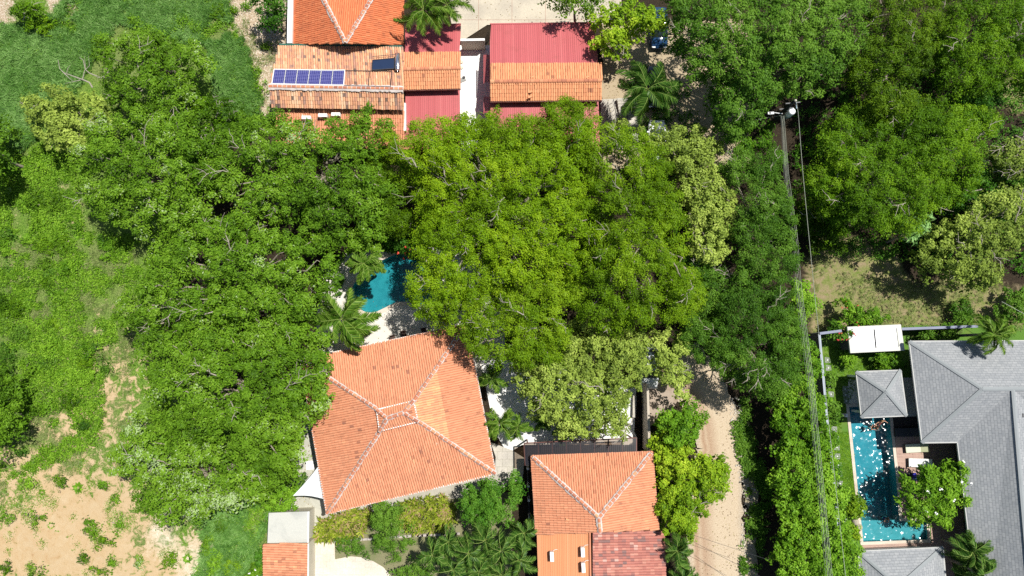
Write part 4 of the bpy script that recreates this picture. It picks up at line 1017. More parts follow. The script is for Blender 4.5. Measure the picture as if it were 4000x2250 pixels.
# air conditioners
ACM = plain('ac_casing', (.82, .82, .80), .5, .03, 1.0)
def aircon(label, p, rz, group):
    r = thing('air_conditioner', label, 'air conditioner', p, rz, group)
    mb = MB(); mb.box((0, 0, .31), (.34, .84, .52)); 
    for y_ in (-.28, .28): mb.box((0, y_, .035), (.30, .08, .07))
    o = mb.build('casing', ACM, r, world=False); bv = o.modifiers.new('bevel', 'BEVEL'); bv.width = .03; bv.segments = 2
    mb = MB(); mb.tube([(-.172, -.1, .31), (-.185, -.1, .31)], .21, 16); o = mb.build('fan_grille', DARK, r, world=False)
    mb = MB(); mb.tube([(.15, .40, .15), (.3, .48, .06), (.55, .5, .04)], .02, 5); mb.build('pipe', WHITE, r, world=False)
    return r
for (x_, y_, lab) in ((398, 1240, 'white air conditioner on the orange sheet roof, the left one standing alone'), (706, 1195, 'white air conditioner by the roof parapet, the upper of the right pair'), (712, 1350, 'white air conditioner by the roof parapet, the lower of the right pair')):
    aircon(lab, RP('G', x_, y_, z1 + .05), .05, 'air conditioners on the orange sheet roof')
q3 = [c1, c2, c3, c4]
q3 = [f((200, 1090), 3.5), f((1482, 1110), 3.5), f((1484, 1500), 2.7), f((200, 1480), 2.7)]
for (x_, y_, lab) in ((520, 1200, 'white air conditioner half hidden by leaves, leftmost of three on the lower tiles'), (685, 1178, 'white air conditioner in the middle of three on the lower tiles'), (815, 1168, 'white air conditioner fully in view, rightmost of three on the lower tiles')):
    aircon(lab, on_plane(q3, *S('A', x_, y_), .06), R(90), 'air conditioners on the lower tiled roof')
# flood light / outdoor unit on the courtyard wall
fl = thing('flood_light', 'grey wall-mounted flood light hanging over the white courtyard', 'light', P(1810, 300, 3.2))
mb = MB(); mb.box((P(1806, 312, 3.0)), (.62, .42, .10), R(25)); mb.build('lamp_housing', plain('grey_casing', (.30, .30, .28), .5, .2), fl)
mb = MB(); mb.box((P(1812, 302, 3.12)), (.22, .20, .12), R(25)); mb.build('ballast', DARK, fl)
mb = MB(); mb.tube([P(1800, 275, 3.1), P(1803, 287, 3.12), P(1808, 300, 3.1)], .035, 6); mb.build('bracket', WHITE, fl)
for yy, lb in ((243, 'upper'), (265, 'lower')):
    dd = thing('wall_lantern', 'round pale wall lantern peeking from under the tile edge, the %s one' % lb, 'lantern', P(1802, yy, 3.1), group='round wall lanterns')
    p = P(1802, yy, 3.0); mb = MB(); mb.lathe(p, [(.02, .14), (.16, .12), (.2, .02), (.15, -.10), (.04, -.14)], 12); mb.build('shade', CREAM, dd)
# roof bits on house 4
for (x_, y_, sz) in ((205, 775, .3), (760, 775, .3), (188, 925, .28), (180, 975, .35)):
    pp = RP('B', x_, y_, 4.3); o = MB().box(pp, (sz, sz * .5, .12), R(20)).build('loose_tile', TAN); tag(o, 'broken loose tile lying on the wide orange tile saddle', 'tile', 'loose tiles on the roof')
# sail shade
sl = thing('shade_sail', 'white triangular shade sail stretched from the house wall over the gravel path', 'shade sail', P(1230, 1900, 0))
A_, B_, C_ = P(1243, 1822, 3.3), P(1268, 1950, 3.2), P(1144, 1937, 2.3)
mb = MB(); n = 14; grid = {}
for i in range(n + 1):
    for j in range(n + 1 - i):
        u_, v_ = i / n, j / n; w_ = 1 - u_ - v_; p = A_ * w_ + B_ * u_ + C_ * v_
        cen_ = (A_ + B_ + C_) / 3; e = u_ * v_ * w_ * 27; ed = 4 * (u_ * v_ + v_ * w_ * 1.0)
        pull = .16 * (4 * u_ * v_ * (1 - w_) ** 2 + 2.2 * v_ * w_ * (1 - u_) ** 2)
        p = p.lerp(cen_, pull); p.z -= .12 * e; grid[(i, j)] = len(mb.v); mb.v.append(tuple(p))
for i in range(n):
    for j in range(n - i):
        mb.f.append((grid[(i, j)], grid[(i + 1, j)], grid[(i, j + 1)])); mb.t.append(.5)
        if j < n - i - 1: mb.f.append((grid[(i + 1, j)], grid[(i + 1, j + 1)], grid[(i, j + 1)])); mb.t.append(.5)
mb.build('cloth', plain('sail_cloth', (.78, .80, .80), .8, .02, 1.0), sl, smooth=True)
mb = MB(); q_ = P(1138, 1940, 0); mb.tube([(q_.x, q_.y, 0), (q_.x, q_.y, 2.35)], .05, 8); mb.tube([(q_.x, q_.y, 2.32), C_], .012, 4); mb.build('post', DARK, sl)
o = MB().box(RP('F', 545, 335, .05), (.78, .82, .10), .1).build('access_cover', WHITE); tag(o, 'square white access cover on the grey gravel path', 'cover')
# antenna on main roof
p = onroof(1710, 1728); an_ = MB(); an_.tube([p, p + Vector((0, 0, .3))], .05, 8); an_.lathe(p + Vector((0, 0, .3)), [(.02, 0), (.12, .04), (.12, .12), (.03, .16)], 10); tag(an_.build('vent_pipe', WHITE), 'small white vent pipe on the large orange roof', 'vent')
o = MB().box(onroof(1700, 1700) if False else RP('G', 568, 885, 4.62), (.5, .16, .08), -.3).build('loose_tile', TAN); tag(o, 'pale loose ridge tile lying on the smaller orange hip roof', 'tile')
# dark pergola roof north of the guest house
pg = thing('pergola', 'dark translucent corrugated pergola roof over the white terrace behind the smaller hip roof', 'pergola', RP('G', 700, 170))
q8 = [RP('G', 122, 116, 2.7), RP('G', 1252, 62, 2.7), RP('G', 1252, 240, 2.9), RP('G', 134, 340, 2.9)]
m, t, b, o = newmat('smoked_polycarbonate'); t.nodes.remove(b)
tr = N(t, "ShaderNodeBsdfTransparent"); tr.inputs[0].default_value = (.62, .52, .44, 1); gl = N(t, "ShaderNodeBsdfPrincipled"); gl.inputs['Base Color'].default_value = (.03, .03, .045, 1); gl.inputs['Roughness'].default_value = .3
mx = N(t, "ShaderNodeMixShader"); mx.inputs[0].default_value = .35; t.links.new(tr.outputs[0], mx.inputs[1]); t.links.new(gl.outputs[0], mx.inputs[2]); t.links.new(mx.outputs[0], o.inputs[0])
mb = MB(); ribbed(mb, q8, .18, .03, slope=Vector((0, -1, 0))); mb.build('roof_sheet', m, pg)
mb = MB()
for k in range(9): mb.bar(q8[0].lerp(q8[1], k / 8) - Vector((0, 0, .12)), q8[3].lerp(q8[2], k / 8) - Vector((0, 0, .12)), .10, .14)
mb.bar(q8[0] - Vector((0, 0, .1)), q8[1] - Vector((0, 0, .1)), .1, .12); mb.build('rafters', RUST, pg)
for k in range(4):
    p = q8[0].lerp(q8[1], .03 + k * .31); mb = MB(); mb.box((p.x, p.y, 1.3), (.12, .12, 2.6)); mb.build('post', RUST, pg)
# posts west of the guest house
bx_ = thing('side_posts', 'white-topped posts with an added dark strip for walkway shade left of the smaller hip roof', 'fence', RP('G', 160, 640))
mb = MB(); a_, b_ = RP('G', 155, 340, 1.1), RP('G', 178, 1000, 1.1); mb.bar(a_, b_, .06, .9); mb.build('walkway_shade', DARK, bx_)  # dark strip added in place of the walkway shadow between the posts
for k, yy in enumerate((345, 515, 655, 820, 935)):
    p = RP('G', 156 + k * 5, yy, 0); mb = MB(); mb.box((p.x, p.y, .8), (.2, .2, 1.6)); mb.build('post', WHITE, bx_)
# terrace wall (boundary wall by the gravel drive) and poolside chairs
bw = thing('boundary_wall', 'tall beige boundary wall between the white terrace and the gravel drive', 'wall', RP('J', 1300, 1200))
mb = MB(); mb.bar(RP('J', 1338, 960, 1.3), RP('J', 1352, 1449, 1.3), .22, 2.6); mb.bar(RP('J', 1352, 1449, 1.3), RP('G', 1350, 180, 1.3), .22, 2.6); mb.build('wall', plain('beige_wall', (.48, .42, .34), .85, .12), bw)
mb = MB(); mb.bar(RP('J', 1232, 1080, .25), RP('J', 1225, 1300, .25), .3, .5); mb.build('stone_kerb', FLAG, bw)
WOODD = plain('dark_wood', (.06, .03, .02), .6, .3, 2.0)
def chair(label, p, rz, group):
    r = thing('patio_chair', label, 'chair', p, rz, group)
    mb = MB(); mb.box((0, 0, .42), (.52, .5, .06)); mb.build('seat', WOODD, r, world=False)
    mb = MB(); mb.box((0, .25, .68), (.52, .05, .5)); mb.build('backrest', WOODD, r, world=False)
    for x_ in (-.22, .22):
        for y_ in (-.2, .22): mb = MB(); mb.box((x_, y_, .2), (.05, .05, .4)); mb.build('leg', WOODD, r, world=False)
    return r
chair('dark wooden chair on the pool terrace, nearest the palm', RP('E', 1380, 1085), .2, 'dark chairs on the pool terrace')
chair('dark wooden chair at the middle of the terrace edge', RP('E', 1490, 1040), .3, 'dark chairs on the pool terrace')
chair('dark wooden chair on the terrace, nearest the big lime tree', RP('E', 1695, 1012), .2, 'dark chairs on the pool terrace')
# ---- villa pool side
def lounger(label, p, rz, c1, c2, group):
    r = thing('sun_lounger', label, 'sun lounger', p, rz, group)
    mb = MB(); mb.box((-.30, 0, .34), (1.42, .80, .12)); o = mb.build('mattress', c1, r, world=False); v = o.modifiers.new('bevel', 'BEVEL'); v.width = .03; v.segments = 2
    mb = MB(); M_ = Matrix.Translation((.75, 0, .42)) @ Matrix.Rotation(R(-16), 4, 'Y'); mb.box((0, 0, 0), (.76, .80, .12), M=M_); o = mb.build('backrest', c2, r, world=False); v = o.modifiers.new('bevel', 'BEVEL'); v.width = .03; v.segments = 2
    mb = MB(); mb.box((0, 0, .24), (2.1, .76, .06)); mb.build('frame', WOODD, r, world=False)
    for x_ in (-.95, .95):
        for y_ in (-.33, .33): mb = MB(); mb.box((x_, y_, .11), (.07, .07, .22)); mb.build('leg', WOODD, r, world=False)
    return r
CUSH = plain('white_cushion', (.76, .78, .74), .9, .03); CUSH2 = plain('cream_cushion', (.60, .62, .48), .9, .04); CUSH3 = plain('olive_cushion', (.38, .40, .25), .9, .04); DCUSH = plain('charcoal_cushion', (.05, .05, .055), .9, .1)
lounger('cream sun lounger with an olive head end, under the villa eave', RP('H', 1468, 158), .06, CUSH2, CUSH3, 'sun loungers on the deck')
lounger('white sun lounger on the deck, nearest the plumeria tree', RP('H', 1500, 306), -.03, CUSH, CUSH, 'sun loungers on the deck')
lounger('dark sun lounger in the shade at the upper end of the deck', RP('H', 1365, 0), .03, DCUSH, DCUSH, 'sun loungers on the deck')
tbx = thing('side_table', 'small dark side table on the deck with a blue towel over one end', 'table', RP('H', 1415, 430))
mb = MB(); mb.box(RP('H', 1412, 432, .42), (.62, .36, .05)); mb.build('top', DARK, tbx)
for dx in (-.25, .25): mb = MB(); p = RP('H', 1412, 432, .2); mb.box((p.x + dx, p.y, .215), (.05, .3, .37)); mb.build('leg', DARK, tbx)
mb = MB(); 
for i in range(6):
    for j in range(8):
        w0 = lambda i, j: RP('H', 1448 + i * 7 + j * 2, 412 + j * 10, .50 - .05 * j + .02 * math.sin(i * 2 + j))
        mb.add([w0(i, j), w0(i + 1, j), w0(i + 1, j + 1), w0(i, j + 1)], [(3, 2, 1, 0)])
tag(mb.build('towel', plain('blue_violet_cloth', (.06, .05, .45), .9, .15)), 'crumpled blue towel hanging by the side table on the deck', 'towel')
# stepping stones each with a small round light
STONE = plain('grey_paver', (.26, .27, .25), .9, .12); LITE = plain('light_lens', (.75, .76, .74), .4, .02)
sp0 = None
pos = [('I', 598, 725), ('I', 607, 805), ('I', 628, 980), ('I', 633, 1068), ('I', 665, 1420), ('H', 684, 68), ('H', 690, 155), ('H', 696, 245), ('H', 707, 335), ('H', 717, 420), ('H', 722, 518), ('H', 737, 612), ('H', 765, 892), ('H', 776, 985), ('I', 775, 1015), ('I', 781, 1075), ('I', 787, 1135)]
for i, (rg, x_, y_) in enumerate(pos):
    p = RP(rg, x_, y_)
    if sp0 is None:
        sp0 = thing('stepping_stone', 'square grey stepping stone with a small round light, in the lawn path', 'paver', p, -.05, 'stepping stones in the lawn')
        MB().box((0, 0, .02), (.52, .52, .05)).build('slab', STONE, sp0, world=False)
        l = MB().lathe((0, 0, .045), [(.07, 0), (.06, .02), (.02, .03)], 8); l.build('light', LITE, sp0, world=False)
    else: o = copy_tree(sp0); o.location = p
# villa boundary wall
vw = thing('boundary_wall', 'slim blue-grey boundary wall beside the stepping stones, right of the power lines', 'wall', RP('I', 550, 900))
WB = plain('blue_grey_wall', (.22, .25, .31), .7, .12)
pts = [RP('I', 515, 465, 2.0), RP('I', 552, 860, 2.0), RP('I', 605, 1449, 2.0), RP('H', 642, 380, 2.0), RP('H', 672, 650, 2.0), RP('H', 760, 1449, 2.0)]
mb = MB()
for a_, b_ in zip(pts[:-1], pts[1:]): mb.bar(a_ - Vector((0, 0, 1)), b_ - Vector((0, 0, 1)), .14, 2.0)
mb.build('wall', WB, vw)
mb = MB()
for a_, b_ in zip(pts[:-1], pts[1:]): mb.bar(a_ + Vector((0, 0, .02)), b_ + Vector((0, 0, .02)), .22, .06)
mb.build('coping', plain('blue_grey_coping', (.34, .38, .45), .6, .08), vw)
for nm, ps, lab in (('w', [RP('I', 520, 458, 2.1), RP('I', 740, 430, 2.1)], 'short garden wall left of the white-panelled canopy'), ('w', [RP('I', 1345, 412, 2.1), RP('I', 2110, 385, 2.1)], 'long garden wall right of the white-panelled canopy')):
    r_ = thing('garden_wall', lab, 'wall', ps[0].lerp(ps[1], .5)); r_.location.z = 0
    mb = MB(); mb.bar(ps[0] - Vector((0, 0, 1.05)), ps[1] - Vector((0, 0, 1.05)), .16, 2.1); mb.build('wall', WB, r_)
    mb = MB(); mb.bar(ps[0] + Vector((0, 0, .02)), ps[1] + Vector((0, 0, .02)), .24, .06); mb.build('coping', plain('slate_coping', (.20, .22, .30), .6, .1), r_)
pl_ = thing('garden_lamp', 'small white square lamp post at the upper left corner of the lap pool', 'lamp', RP('I', 770, 1280))
MB().box(RP('I', 770, 1280, .3), (.3, .3, .6)).build('base', WHITE, pl_); MB().box(RP('I', 770, 1280, .66), (.2, .2, .12)).build('cap', STONE, pl_)
for (x_, y_, lab) in ((880, 905, 'beige boulder at the pool edge beside a bushy shrub'), (915, 960, 'flat beige stone at the pool edge below the boulder')):
    p = RP('H', x_, y_, .15); mb = MB(); mb.lathe((p.x, p.y, 0), [(.30, 0), (.36, .15), (.25, .32), (.08, .38)], 9); o = mb.build('boulder', plain('boulder_stone', (.40, .36, .28), .9, .2, bmp=.5), smooth=True); tag(o, lab, 'boulder', 'boulders at the pool')
# ---- utility pole and wires
up_ = thing('utility_pole', 'tall black utility pole with two transformers and a white street lamp arm', 'pole', P(2968, 524))
pt = P(3106, 394, 8.4); b0 = P(2968, 524, 0); b0 = Vector((pt.x, pt.y, 0)); up_.location = b0
MB().tube([b0, (pt.x, pt.y, 8.4)], [.22, .14], 12).build('pole', plain('tarred_pole', (.03, .028, .03), .8, .3), up_)
MB().lathe(pt, [(.05, 0), (.10, .05), (.10, .14), (.03, .2)], 10).build('finial', CREAM, up_)
t1 = P(3095, 434, 7.0)
MB().lathe(t1 - Vector((0, 0, .9)), [(.28, 0), (.31, .04), (.31, .86), (.26, .94), (.06, .97)], 20).build('transformer', plain('white_transformer', (.80, .82, .82), .5, .03), up_, smooth=False)
t2 = P(3085, 441, 6.0); MB().lathe(t2 - Vector((0, 0, .8)), [(.27, 0), (.3, .04), (.3, .76), (.2, .82)], 20).build('transformer', plain('grey_transformer', (.20, .26, .28), .5, .1), up_)
a_, b_ = P(3110, 398, 8.0), P(3112, 424, 8.0); MB().tube([a_, b_], .045, 6).build('insulator', plain('blue_grey_insulator', (.4, .5, .6), .4, .1), up_)
la, lb = P(3056, 444, 6.6), P(3024, 440, 6.9); MB().tube([la, lb], .035, 6).build('lamp_arm', WHITE, up_)
lh = P(3011, 442, 6.9); mb = MB(); mb.box(lh, (.58, .24, .12), R(3)); o = mb.build('lamp_head', WHITE, up_); v = o.modifiers.new('bevel', 'BEVEL'); v.width = .05; v.segments = 2
MB().box((lh.x - .08, lh.y, lh.z + .07), (.18, .14, .03), R(3)).build('photocell', DARK, up_)
for dz, nm in ((6.5, 'lower'), (7.9, 'upper')):
    p = Vector((pt.x, pt.y, dz)); MB().box(p, (1.3, .10, .10), R(6)).build('crossarm', DARK, up_)
WIRE = plain('weathered_wire', (.42, .45, .36), .6, .2, metal=.2); WIRED = plain('dark_wire', (.12, .13, .12), .6, .2)
def wire(name, pts, hs, r, lab, m, grp):
    pp = [P(x_, y_, h_) for (x_, y_), h_ in zip(pts, hs)]; mb = MB(); fine = []
    for a_, b_ in zip(pp[:-1], pp[1:]): fine += [a_.lerp(b_, k / 3) for k in range(3)]
    mb.tube(fine + [pp[-1]], r, 5); o = mb.build(name, m); tag(o, lab, 'wire', grp); return o
path = [(3058, 452), (3074, 680), (3105, 913), (3122, 1125), (3172, 1513), (3188, 1687), (3215, 1960), (3242, 2250), (3262, 2420)]
hh = [6.4, 5.9, 5.6, 5.5, 5.5, 5.6, 5.8, 6.1, 6.4]
offs = [(-16, WIRED, 'leftmost dark strand'), (-9, WIRE, 'second pale strand'), (-3, WIRE, 'third pale strand'), (3, WIRE, 'fourth pale strand'), (9, WIRE, 'rightmost pale strand')]
for dx, m_, lab in offs: wire('power_line', [(x_ + dx * (.5 + .5 * min(1, i / 2)), y_) for i, (x_, y_) in enumerate(path)], hh, .015, lab + ' of the power line bundle running down from the pole', m_, 'power line bundle')
wire('power_line', [(3111, 398), (3118, 440), (3136, 672), (3155, 874), (3180, 1125), (3198, 1300), (3241, 1687), (3303, 2250), (3325, 2420)], [8.1, 8.0, 7.5, 7.2, 7.0, 7.0, 7.1, 7.7, 8.0], .018, 'single high wire running alone to the right of the bundle', WIRE, None)
for k, (a_, b_) in enumerate((((2708, 2090), (3005, 2188)), ((2715, 2120), (2990, 2262)), ((2712, 2168), (2900, 2300)))):
    wire('service_wire', [a_, ((a_[0] + b_[0]) / 2, (a_[1] + b_[1]) / 2), b_], [5, 4.8, 5], .014, ['uppermost', 'middle', 'lowest'][k] + ' thin dark wire crossing the dirt road near the bottom edge', DARK, 'thin wires over the road')
wire('service_wire', [(3913, 1178), (3990, 1220), (4080, 1275)], [5, 5, 5], .02, 'short pale wire at the right edge above the villa palm', WIRE, None)
wire('service_wire', [(3056, 450), (3010, 458), (2900, 476)], [6.3, 5.8, 5.4], .014, 'thin wire leading left from the pole into the trees', WIRE, None)
# ---- cars
def car(label, p, rz, color, Lc=4.3, Wc=1.75):
    r = thing('parked_car', label, 'car', p, rz, 'cars parked under the trees')
    paint = plain('car_paint', color, .12, .03, 1.0, spec=.9)
    def loft(secs, m, nm):
        mb = MB(); n = 10; vs = []
        for (x_, wd, z0, z1) in secs:
            for k in range(n):
                a = 6.2832 * k / n + .314; cx_, cz_ = math.cos(a), math.sin(a); e = .45
                sx = math.copysign(abs(cx_) ** e, cx_); sz = math.copysign(abs(cz_) ** e, cz_)
                vs.append((x_, sx * wd / 2, (z0 + z1) / 2 + sz * (z1 - z0) / 2))
        fs = [(i * n + k, (i + 1) * n + k, (i + 1) * n + (k + 1) % n, i * n + (k + 1) % n) for i in range(len(secs) - 1) for k in range(n)]
        fs += [tuple(range(n)), tuple(range((len(secs) - 1) * n, len(secs) * n))[::-1]]; mb.add(vs, fs)
        o = mb.build(nm, m, r, world=False, smooth=True); return o
    h = Lc / 2
    loft([(-h, Wc * .78, .35, .68), (-h + .12, Wc * .92, .28, .88), (-h + .8, Wc, .24, .96), (0, Wc, .22, .98), (h - 1.0, Wc, .24, .92), (h - .3, Wc * .94, .26, .80), (h, Wc * .76, .34, .62)], paint, 'body')
    loft([(-h + .55, Wc * .70, .84, .95), (-h + 1.15, Wc * .76, .84, 1.40), (.35, Wc * .76, .84, 1.42), (1.15, Wc * .80, .84, .94)], GLASS, 'glasshouse')
    loft([(-h + 1.12, Wc * .66, 1.36, 1.45), (-.2, Wc * .70, 1.38, 1.47), (.38, Wc * .66, 1.36, 1.45)], paint, 'roof')
    for sx in (-1, 1):
        for xx in (-h + .8, h - .85):
            mb = MB(); mb.tube([(xx, sx * (Wc / 2 - .20), .31), (xx, sx * (Wc / 2 + .01), .31)], .31, 16); wo = mb.build('wheel', DARK, r, world=False)
            mb = MB(); mb.tube([(xx, sx * (Wc / 2 + .0), .31), (xx, sx * (Wc / 2 + .02), .31)], .19, 10); mb.build('rim', ALU, wo, world=False)
        MB().box((h - .08, sx * Wc * .32, .66), (.12, .34, .14)).build('headlight', LITE, r, world=False)
        MB().box((.85, sx * (Wc / 2 + .08), .98), (.14, .2, .12)).build('mirror', paint, r, world=False)
    return r
car('dark blue car gleaming under the pale green tree, farthest up the yard', P(2568, 120), R(-90), (.015, .05, .13))
car('black car mostly hidden beneath the coconut palm fronds', P(2556, 348), R(-90), (.012, .014, .03))
car('white car half hidden by foliage below the coconut palm', P(2562, 560), R(90), (.78, .80, .82))
car('pale car showing only a corner between trees above the gravel drive', P(2530, 1430), R(-90), (.6, .62, .63))
# stone steps with railing by the parking yard
stp = thing('stair_railing', 'thin dark railings lining the pale stone steps below the palm', 'railing', RP('B', 1080, 1120))
for (p0, p1) in (((1020, 1000), (1065, 1240)), ((1125, 1040), (1180, 1260)), ((965, 1020), (960, 1200))):
    mb = MB(); a_, b_ = RP('B', *p0, .95), RP('B', *p1, .95); mb.bar(a_, b_, .05, .05)
    for k in range(7): q_ = a_.lerp(b_, k / 6); mb.tube([(q_.x, q_.y, 0), (q_.x, q_.y, .95)], .02, 4)
    mb.build('rail', DARK, stp)
st2 = thing('stone_steps', 'flight of rough pale stone steps beside the red-roofed house', 'steps', RP('B', 1100, 1130))
for k in range(9):
    p = RP('B', 1095 + k * 5, 1020 + k * 28, 0); MB().prism([(p.x - .45, p.y - .14), (p.x + .45, p.y - .14), (p.x + .45, p.y + .14), (p.x - .45, p.y + .14)], 0, .55 - k * .055).build('step', FLAG, st2)
# low red brick edging along the flower bed
be = thing('bed_edging', 'broken line of red and grey blocks edging the croton bed', 'kerb', RP('F', 1300, 1050)); rng = random.Random(5); kk = 0
line = [(800, 1095), (1150, 1075), (1500, 1050), (1850, 1030), (2050, 1020)]
for i in range(len(line) - 1):
    for j in range(7):
        q_ = Vector(line[i]).lerp(Vector(line[i + 1]), j / 7); p = RP('F', q_.x, q_.y, .1); red = rng.random() < .6
        mb = MB(); mb.box(p, (rng.uniform(.35, .7), .2, .22), .05); mb.build('block', plain('block_%s' % ('red' if red else 'grey'), (.45, .13, .10) if red else (.45, .40, .36), .9, .15) if kk < 2 else bpy.data.materials['block_red' if red and 'block_red' in bpy.data.materials else ('block_grey' if 'block_grey' in bpy.data.materials else 'block_red')], be); kk += 1
# ---- people in the pool
SKIN = plain('skin', (.55, .30, .20), .55, .05, 1.0); SKIN2 = plain('tanned_skin', (.50, .24, .14), .55, .05, 1.0)
def person(label, loc, rz, joints, hair_c, top_c, skin=SKIN, hairlen=.2, tilt=None):
    """joints: dict of joint positions in metres, one continuous skinned body"""
    r = thing('person', label, 'person', loc, rz)
    J = joints; names = list(J.keys()); idx_ = {n: i for i, n in enumerate(names)}
    ed = [('pelvis', 'belly'), ('belly', 'chest'), ('chest', 'neck'), ('neck', 'head'), ('head', 'crown')]
    rad = {'pelvis': (.15, .12), 'belly': (.12, .10), 'chest': (.16, .11), 'neck': (.05, .05), 'head': (.085, .10), 'crown': (.06, .07)}
    for s_ in 'LR':
        ed += [('chest', 'sh' + s_), ('sh' + s_, 'el' + s_), ('el' + s_, 'wr' + s_), ('wr' + s_, 'pm' + s_), ('pelvis', 'hp' + s_), ('hp' + s_, 'kn' + s_), ('kn' + s_, 'an' + s_), ('an' + s_, 'to' + s_)]
        rad.update({'sh' + s_: (.06, .06), 'el' + s_: (.042, .042), 'wr' + s_: (.028, .028), 'pm' + s_: (.036, .018), 'hp' + s_: (.088, .088), 'kn' + s_: (.06, .06), 'an' + s_: (.038, .038), 'to' + s_: (.035, .025)})
        w0 = Vector(J['wr' + s_]); p0 = Vector(J['pm' + s_]); d = (p0 - w0).normalized(); sd_ = d.cross(Vector((0, 0, 1))); sd_ = sd_.normalized() if sd_.length > .1 else Vector((1, 0, 0))
        for k in range(5):
            o_ = (k - 1.7) * .021 if k < 4 else (-.05 if s_ == 'L' else .05)
            base_ = p0 + d * (.015 if k < 4 else -.03) + sd_ * o_; ln_ = (.065, .075, .07, .055, .045)[k]
            n1_, n2_ = 'f%d%s' % (k, s_), 'g%d%s' % (k, s_)
            J[n1_] = tuple(base_ + d * ln_ * .45); J[n2_] = tuple(base_ + d * ln_ + Vector((0, 0, -.015)))
            for nn in (n1_, n2_): names.append(nn); idx_[nn] = len(names) - 1; rad[nn] = (.0095, .009)
            ed += [('pm' + s_, n1_), (n1_, n2_)]
    me = bpy.data.meshes.new('body'); me.from_pydata([J[n] for n in names], [(idx_[a], idx_[b_]) for a, b_ in ed], [])
    o = bpy.data.objects.new('body', me); COL.objects.link(o); o.parent = r
    o.modifiers.new('skin', 'SKIN')
    sv = me.skin_vertices[0].data
    for n, i in idx_.items(): sv[i].radius = rad[n]; sv[i].use_root = (n == 'pelvis')
    o.modifiers.new('sub', 'SUBSURF').levels = 1; o.modifiers['sub'].render_levels = 1
    dg = bpy.context.evaluated_depsgraph_get(); nm = bpy.data.meshes.new_from_object(o.evaluated_get(dg)); o.modifiers.clear(); o.data = nm; nm.materials.clear(); nm.materials.append(skin)
    hd = Vector(J['head']); cr = Vector(J['crown']); ax = (cr - hd).normalized()
    ch = Vector(J['chest']); fw = Vector((0, -1, 0)); fw = (fw - ax * fw.dot(ax)).normalized(); sx_ = ax.cross(fw)
    # face: eyes, nose, mouth, ears
    fm = MB()
    for s_ in (-1, 1): fm.lathe(hd + fw * .088 + sx_ * s_ * .032 + ax * .02, [(.004, -.008), (.011, 0), (.004, .008)], 6)
    fm.build('eyes', DARK, r, world=False)
    fm = MB(); fm.tube([hd + fw * .09 + ax * .025, hd + fw * .115 - ax * .015], [.008, .014], 5)
    for s_ in (-1, 1): fm.tube([hd + sx_ * s_ * .085 + ax * .02, hd + sx_ * s_ * .09 - ax * .03], [.018, .012], 5)
    fm.build('nose_and_ears', skin, r, world=False)
    fm = MB(); fm.tube([hd + fw * .093 - ax * .045 - sx_ * .025, hd + fw * .098 - ax * .047, hd + fw * .093 - ax * .045 + sx_ * .025], .007, 5); fm.build('mouth', plain('lips', (.45, .12, .11), .5, .05), r, world=False)
    # hair cap with falling lengths
    hm = MB(); n = 14; m_ = 7; vs = []
    for i in range(m_ + 1):
        th = i / m_ * R(118)
        for k in range(n):
            ph = 6.2832 * k / n; back = max(0, -math.cos(ph)) ; rr_ = .112 + .008 * math.sin(k * 5 + i)
            dd_ = ax * math.cos(th) * rr_ * 1.12 + (fw * math.cos(ph) + sx_ * math.sin(ph)) * math.sin(th) * rr_
            if math.cos(ph) > .4 and th > R(62): dd_ = ax * math.cos(R(62)) * rr_ * 1.12 + (fw * math.cos(ph) + sx_ * math.sin(ph)) * math.sin(R(62)) * rr_
            if back > .2 and i >= m_ - 1: dd_ = dd_ - ax * hairlen * (i - m_ + 2) * .5 - fw * .03
            vs.append(hd + ax * .03 + dd_)
    hm.add(vs, [(i * n + k, i * n + (k + 1) % n, (i + 1) * n + (k + 1) % n, (i + 1) * n + k) for i in range(m_) for k in range(n)] + [tuple(range(n))[::-1]])
    hm.build('hair', plain('hair', hair_c, .6, .2), r, world=False, smooth=True)
    # swimwear follows the chest and the hips
    def band(a, b_, r0, r1, flat, nm_, c_):
        mb = MB(); a, b_ = Vector(a), Vector(b_); d = (b_ - a).normalized(); u_ = Vector((1, 0, 0)); u_ = (u_ - d * u_.dot(d)).normalized(); v_ = d.cross(u_); vs = []; n = 16
        for i in range(4):
            p = a.lerp(b_, i / 3); rr_ = (r0 + (r1 - r0) * i / 3) + (.008 if i in (1, 2) else 0)
            for k in range(n): vs.append(p + u_ * math.cos(6.2832 * k / n) * rr_ + v_ * math.sin(6.2832 * k / n) * rr_ * flat)
        mb.add(vs, [(i * n + k, i * n + (k + 1) % n, (i + 1) * n + (k + 1) % n, (i + 1) * n + k) for i in range(3) for k in range(n)]); mb.build(nm_, plain(nm_ + '_cloth', c_, .7, .08), r, world=False, smooth=True)
    be_ = Vector(J['belly']); pe = Vector(J['pelvis'])
    band(be_.lerp(ch, .55), ch.lerp(Vector(J['neck']), .15), .165, .175, .80, 'swim_top', top_c)
    band(pe.lerp(be_, -.45), pe.lerp(be_, .45), .175, .165, .85, 'swim_bottom', top_c)
    return r
